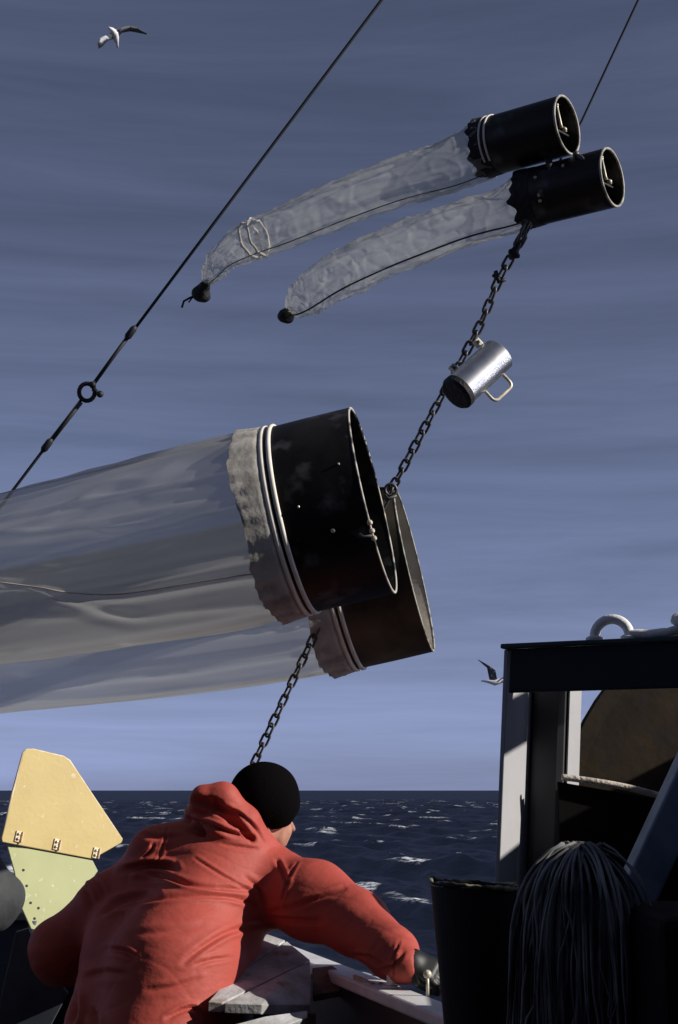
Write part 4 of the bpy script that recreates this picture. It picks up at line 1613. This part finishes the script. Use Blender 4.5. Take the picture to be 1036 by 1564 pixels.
# --- body (skin): head, neck, torso core, arms, hands, legs as one surface
hips = np.array(P(205, 1640, 4.36))
prims = []
headc = A(407, 1222, 4.78)
prims += [('e', headc, (0.073, 0.092, 0.10), None, 0.03),
          ('c', A(408, 1252, 4.76), A(424, 1282, 4.80), 0.055, 0.036, 0.03),         # jaw
          ('c', A(440, 1258, 4.86), A(447, 1266, 4.88), 0.017, 0.011, 0.012),        # nose
          ('c', A(426, 1252, 4.80), A(434, 1268, 4.81), 0.034, 0.028, 0.02),         # cheek
          ('e', A(409, 1258, 4.685), (0.010, 0.02, 0.030), None, 0.006),              # ear
          ('c', A(402, 1260, 4.75), A(370, 1310, 4.68), 0.055, 0.065, 0.03),         # neck
          ('c', A(350, 1340, 4.64), hips, 0.12, 0.13, 0.05),
          ('c', A(260, 1330, 4.62), A(420, 1350, 4.62), 0.07, 0.07, 0.05),
          ('c', A(425, 1352, 4.62), A(533, 1402, 4.38), 0.05, 0.042, 0.03),
          ('c', A(533, 1402, 4.38), A(612, 1470, 4.08), 0.042, 0.032, 0.02),
          ('c', A(612, 1470, 4.08), handv, 0.032, 0.024, 0.02),
          ('c', A(250, 1325, 4.66), A(98, 1446, 4.72), 0.05, 0.042, 0.03),
          ('c', A(98, 1446, 4.72), A(170, 1478, 4.97), 0.042, 0.03, 0.02)]
# right hand past the cuff, fingers curled down round the pin
hv = np.array(RT * 0.88 - UP * 0.40 - FW * 0.25)
hv /= np.linalg.norm(hv)
hs = np.array(FW * 0.75 + UP * 0.55 + RT * 0.1)
hs -= hv * (hs @ hv)
hs /= np.linalg.norm(hs)
hd = np.cross(hs, hv)
hd = hd if hd[2] < 0 else -hd
hand = []
for i in range(4):
    o = (-0.026 + 0.018 * i) * hs
    hand.append(('c', handv + o * 0.7, handv + o + 0.062 * hv, 0.017, 0.0145, 0.012))
for i, fl_ in enumerate((0.92, 1.0, 0.95, 0.78)):
    k0 = handv + (-0.028 + 0.019 * i) * hs + 0.066 * hv
    k1 = k0 + 0.030 * fl_ * hv + 0.012 * hd
    k2 = k1 + 0.006 * hv + 0.024 * fl_ * hd
    k3 = k2 - 0.016 * hv + 0.012 * hd
    hand += [('c', k0, k1, 0.0100, 0.0092, 0.004), ('c', k1, k2, 0.0092, 0.0084, 0.004), ('c', k2, k3, 0.0084, 0.0074, 0.004)]
t0 = handv - 0.026 * hs + 0.015 * hv
t1 = t0 - 0.020 * hs + 0.025 * hv + 0.014 * hd
hand += [('c', t0, t1, 0.0125, 0.0105, 0.008), ('c', t1, t1 + 0.026 * hv + 0.014 * hd + 0.008 * hs, 0.0105, 0.0085, 0.005)]
prims += hand
# left hand on the fin stem side
lh = A(178, 1480, 5.01)
dirl = (A(190, 1484, 5.09) - lh)
dirl /= np.linalg.norm(dirl)
prims.append(('c', A(170, 1478, 4.97), lh, 0.028, 0.026, 0.015))
for i, fl_ in enumerate((0.9, 1.0, 0.95, 0.78)):
    o = np.array((0, 0, 0.030 - 0.020 * i))
    k0 = lh + o + dirl * 0.02
    k1 = k0 + dirl * 0.035 * fl_
    k2 = k1 + dirl * 0.018 * fl_ + np.array((0.016, 0, -0.004))
    prims += [('c', k0, k1, 0.0095, 0.0088, 0.004), ('c', k1, k2, 0.0088, 0.0075, 0.004)]
prims += [('c', lh + (0.02, 0, 0.02), lh + (0.05, 0.01, 0.035), 0.011, 0.009, 0.006)]
for sgn, fy in ((-1, 4.16), (1, 4.46)):
    hx = hips + np.array((0.10 * sgn, 0, -0.03))
    kn = np.array((hx[0] + 0.03 * sgn, hx[1] + 0.07, 0.48))
    an = np.array((hx[0] + 0.04 * sgn, hx[1] - 0.03 + (0.06 if sgn > 0 else 0), 0.10))
    prims += [('c', hx, kn, 0.085, 0.058, 0.04), ('c', kn, an, 0.055, 0.038, 0.03), ('c', an + (0, 0, -0.055), an + (0.01, 0.15, -0.065), 0.035, 0.03, 0.03)]
V, F = sdf_mesh(prims, 0.006)
np_mesh('body', V, F, M['skin'], person)
gl = [(k_, a_, b_, r1_ + 0.0025, r2_ + 0.0025, kk_) for (k_, a_, b_, r1_, r2_, kk_) in hand]
gl.append(('c', A(616, 1466, 4.08), handv, 0.030, 0.027, 0.02))
V, F = sdf_mesh(gl, 0.004)
np_mesh('glove', V, F, M['boots'], person)

# --- trousers and boots
pr = [('c', hips + (0, 0, 0.0), hips + (0, 0, -0.10), 0.14, 0.15, 0.05)]
bootp = []
for sgn in (-1, 1):
    hx = hips + np.array((0.10 * sgn, 0, -0.03))
    kn = np.array((hx[0] + 0.03 * sgn, hx[1] + 0.07, 0.48))
    an = np.array((hx[0] + 0.04 * sgn, hx[1] - 0.03 + (0.06 if sgn > 0 else 0), 0.10))
    pr += [('c', hx, kn, 0.115, 0.085, 0.04), ('c', kn, an + (0, 0, 0.10), 0.085, 0.078, 0.03)]
    bootp.append([('c', an + (0, 0, 0.20), an + (0, 0, -0.04), 0.062, 0.055, 0.03), ('c', an + (0, 0.0, -0.048), an + (0.012, 0.17, -0.05), 0.05, 0.045, 0.03)])
V, F = sdf_mesh(pr, 0.012)
np_mesh('trousers', V, F, M['trousers'], person)
for bp_ in bootp:
    V, F = sdf_mesh(bp_, 0.010)
    V[:, 2] = np.maximum(V[:, 2], 0.003)
    np_mesh('boot', V, F, M['boots'], person)

# --- jacket
JD = 0.0
jp = []


def jc(p0, p1, r0, r1, k=0.05, kind='c'):
    jp.append((kind, A(*p0), A(*p1), q(r0, p0[2]), q(r1, p1[2]), k))


# torso: overlapping long volumes from the hem to the shoulder yoke
jc((235, 1660, 4.18), (268, 1480, 4.38), 104, 96, 0.07)
jc((268, 1480, 4.38), (322, 1348, 4.58), 96, 72, 0.07)
jc((160, 1660, 4.34), (215, 1450, 4.58), 88, 80, 0.07)
jc((215, 1450, 4.58), (278, 1336, 4.66), 80, 58, 0.07)
jc((255, 1660, 4.34), (318, 1430, 4.56), 80, 76, 0.07)
jc((318, 1430, 4.56), (362, 1345, 4.62), 72, 64, 0.07)
# shoulder yoke
jc((240, 1302, 4.64), (345, 1298, 4.66), 42, 58, 0.06)
jc((345, 1302, 4.66), (424, 1354, 4.63), 54, 50, 0.06)
# right arm
jc((420, 1354, 4.63), (478, 1376, 4.50), 54, 56, 0.05)
jc((478, 1374, 4.50), (545, 1410, 4.36), 57, 47, 0.05)
jc((545, 1410, 4.36), (600, 1456, 4.16), 46, 38, 0.04)
jc((600, 1456, 4.16), (616, 1474, 4.08), 37, 29, 0.03)
jc((612, 1466, 4.10), (621, 1473, 4.06), 31, 25, 0.015)
jc((636, 1470, 4.05), (646, 1474, 4.04), 14, 18, 0.006, '-c')
# left arm
jc((250, 1316, 4.66), (168, 1384, 4.70), 45, 44, 0.05)
jc((168, 1384, 4.70), (90, 1448, 4.72), 44, 42, 0.05)
jc((90, 1448, 4.72), (92, 1462, 4.77), 42, 40, 0.05)
jc((92, 1460, 4.77), (165, 1480, 4.95), 40, 34, 0.04)
# hood lying on the shoulders: a thick roll round the nape and the slack bag behind
jc((312, 1220, 4.60), (342, 1218, 4.60), 22, 24, 0.016)
jc((340, 1219, 4.60), (372, 1256, 4.60), 24, 26, 0.016)
jc((372, 1256, 4.60), (401, 1296, 4.64), 26, 23, 0.018)
jc((401, 1296, 4.64), (416, 1324, 4.70), 23, 18, 0.02)
jc((312, 1222, 4.60), (300, 1246, 4.66), 21, 18, 0.014)
jc((300, 1240, 4.66), (330, 1232, 4.80), 18, 18, 0.014)
jc((330, 1240, 4.80), (392, 1290, 4.84), 18, 20, 0.02)
jc((340, 1262, 4.58), (378, 1290, 4.60), 28, 30, 0.018)
jc((316, 1256, 4.60), (340, 1268, 4.58), 22, 28, 0.016)
# cut the hood mouth and the crease under the roll
jc((292, 1222, 4.56), (330, 1230, 4.555), 8, 9, 0.012, '-c')
jc((330, 1230, 4.555), (354, 1250, 4.55), 9, 8, 0.012, '-c')
jc((354, 1250, 4.55), (384, 1282, 4.552), 8, 4, 0.012, '-c')
jc((284, 1256, 4.57), (316, 1274, 4.56), 9, 8, 0.012, '-c')
V, F = sdf_mesh(jp, 0.0052)
N = vnormals(V, F)
px, D = project(V)
view = (V - np.array(CAM))
view /= np.linalg.norm(view, axis=1, keepdims=True)
face = np.clip(-(N * view).sum(1) * 3, 0, 1)


def Z3(x, y):
    return (40 + x * 0.5985, 1160 + y * 0.5985)


folds = [  # polyline (photo px), groove depth m, half width px
    ([Z3(612, 382), Z3(520, 352), Z3(400, 350), Z3(300, 365), Z3(195, 392)], 0.010, 6),
    ([Z3(575, 335), Z3(430, 322), Z3(350, 298), Z3(296, 288)], 0.012, 6),
    ([Z3(250, 282), Z3(320, 270), Z3(380, 276)], 0.024, 8),
    ([Z3(190, 395), Z3(250, 360), Z3(335, 342)], 0.016, 8),
    ([Z3(405, 152), Z3(470, 168), Z3(530, 190), Z3(585, 200)], 0.012, 6),
    ([Z3(430, 250), Z3(500, 295), Z3(570, 335)], 0.006, 4),
    ([Z3(605, 420), Z3(520, 440), Z3(450, 480), Z3(400, 520)], 0.010, 7),
    ([Z3(610, 390), Z3(690, 372), Z3(770, 345), Z3(810, 330)], 0.010, 6),
    ([Z3(615, 400), Z3(680, 410), Z3(760, 412)], 0.010, 7),
    ([Z3(612, 385), Z3(600, 340), Z3(560, 300)], 0.008, 6),
    ([Z3(640, 255), Z3(655, 285), Z3(668, 315)], 0.010, 5),
    ([Z3(500, 215), Z3(560, 225), Z3(590, 228)], 0.006, 4),
    ([Z3(480, 100), Z3(500, 125), Z3(550, 140)], 0.009, 5),
    ([Z3(510, 120), Z3(570, 160), Z3(610, 215)], 0.007, 5),
    ([Z3(430, 525), Z3(470, 512), Z3(520, 505)], 0.007, 5),
    ([Z3(210, 485), Z3(250, 490), Z3(275, 505)], 0.012, 7),
    ([Z3(150, 560), Z3(200, 545), Z3(260, 550)], 0.008, 9),
    ([Z3(360, 660), Z3(400, 640), Z3(430, 635), Z3(445, 660)], 0.012, 6),
    ([Z3(310, 590), Z3(380, 580), Z3(440, 560)], 0.006, 8),
    ([Z3(280, 445), Z3(360, 440), Z3(450, 425)], 0.005, 9),
    ([Z3(120, 600), Z3(125, 640), Z3(110, 680)], 0.020, 10),
    ([Z3(60, 620), Z3(75, 650), Z3(70, 690)], 0.018, 9),
    ([Z3(170, 640), Z3(180, 670), Z3(175, 690)], 0.014, 8),
    ([Z3(838, 500), Z3(880, 505), Z3(915, 525)], 0.010, 5),
    ([Z3(900, 540), Z3(940, 520), Z3(965, 490)], 0.008, 5),
    ([Z3(860, 520), Z3(900, 545), Z3(935, 560)], 0.009, 5),
    ([Z3(110, 300), Z3(150, 330), Z3(170, 380)], 0.014, 8),
    ([Z3(140, 285), Z3(180, 310), Z3(200, 350)], 0.012, 7),
    ([Z3(290, 190), Z3(340, 200), Z3(400, 195)], 0.005, 6),
    ([Z3(300, 250), Z3(320, 230), Z3(325, 215)], 0.012, 4),
    ([(454, 1316), (440, 1346), (428, 1386)], 0.007, 3.5),
    ([(611, 1436), (603, 1462), (600, 1492)], 0.007, 3.0),
    ([(258, 1262), (250, 1290), (240, 1325)], 0.006, 3.5),
]
disp = fold_disp(px, folds, face, 0.62, 0.85)
# loose cloth waviness
disp += 0.0030 * wnoise(V * np.array((1, 1, 1.3)), 8, 2) + 0.0008 * wnoise(V * np.array((1.0, 1, 1.8)), 27, 4)
rg = 1 - np.abs(wnoise(V * np.array((0.8, 0.8, 1.5)), 9.5, 21)) * 1.6
rg2 = 1 - np.abs(wnoise(V * np.array((0.9, 0.9, 1.4)), 17, 33)) * 1.6
disp -= 0.0022 * np.clip(rg, 0, 1) ** 6 + 0.0014 * np.clip(rg2, 0, 1) ** 6
# gathered cuff
cuffd = np.linalg.norm(V - A(612, 1472, 4.08), axis=1)
disp += 0.002 * np.sin(cuffd * 190 + 2 * wnoise(V, 20, 9)) * np.clip(1 - cuffd / 0.16, 0, 1)
V = V + N * disp[:, None]
np_mesh('jacket', V, F, M['jacket'], person)

# --- knitted cap
cp = [('e', A(405, 1214, 4.75), (q(51, 4.75), 0.118, q(50, 4.75)), None, 0.03),
      ('c', A(394, 1218, 4.72), A(412, 1232, 4.74), q(42, 4.72), q(40, 4.74), 0.03),
      ('c', A(424, 1222, 4.78), A(432, 1228, 4.80), q(28, 4.78), q(25, 4.80), 0.03)]
V, F = sdf_mesh(cp, 0.005)
N = vnormals(V, F)
an_ = np.arctan2(V[:, 0] - headc[0], V[:, 1] - headc[1])
V = V + N * (0.0020 * wnoise(V, 40, 3) + 0.005 * wnoise(V, 14, 8))[:, None]
zc = P(410, 1257, 4.75).z + 0.05 * (V[:, 0] - headc[0]) + 0.25 * (V[:, 1] - headc[1])
V[:, 2] = np.maximum(V[:, 2], zc)
np_mesh('cap', V, F, M['cap'], person)
mb = MB()
mb.tube([P(409, 1250, 4.68), P(424, 1254, 4.76), P(436, 1257, 4.83)], 0.0028, 6)
mb.lathe(P(439, 1262, 4.84), (0.75, 0.6, -0.1), [(0, 0.001), (0.001, 0.017), (0.003, 0.019), (0.001, 0.021)], 20)
mb.build('glasses', M['glass'], person, smooth=True)
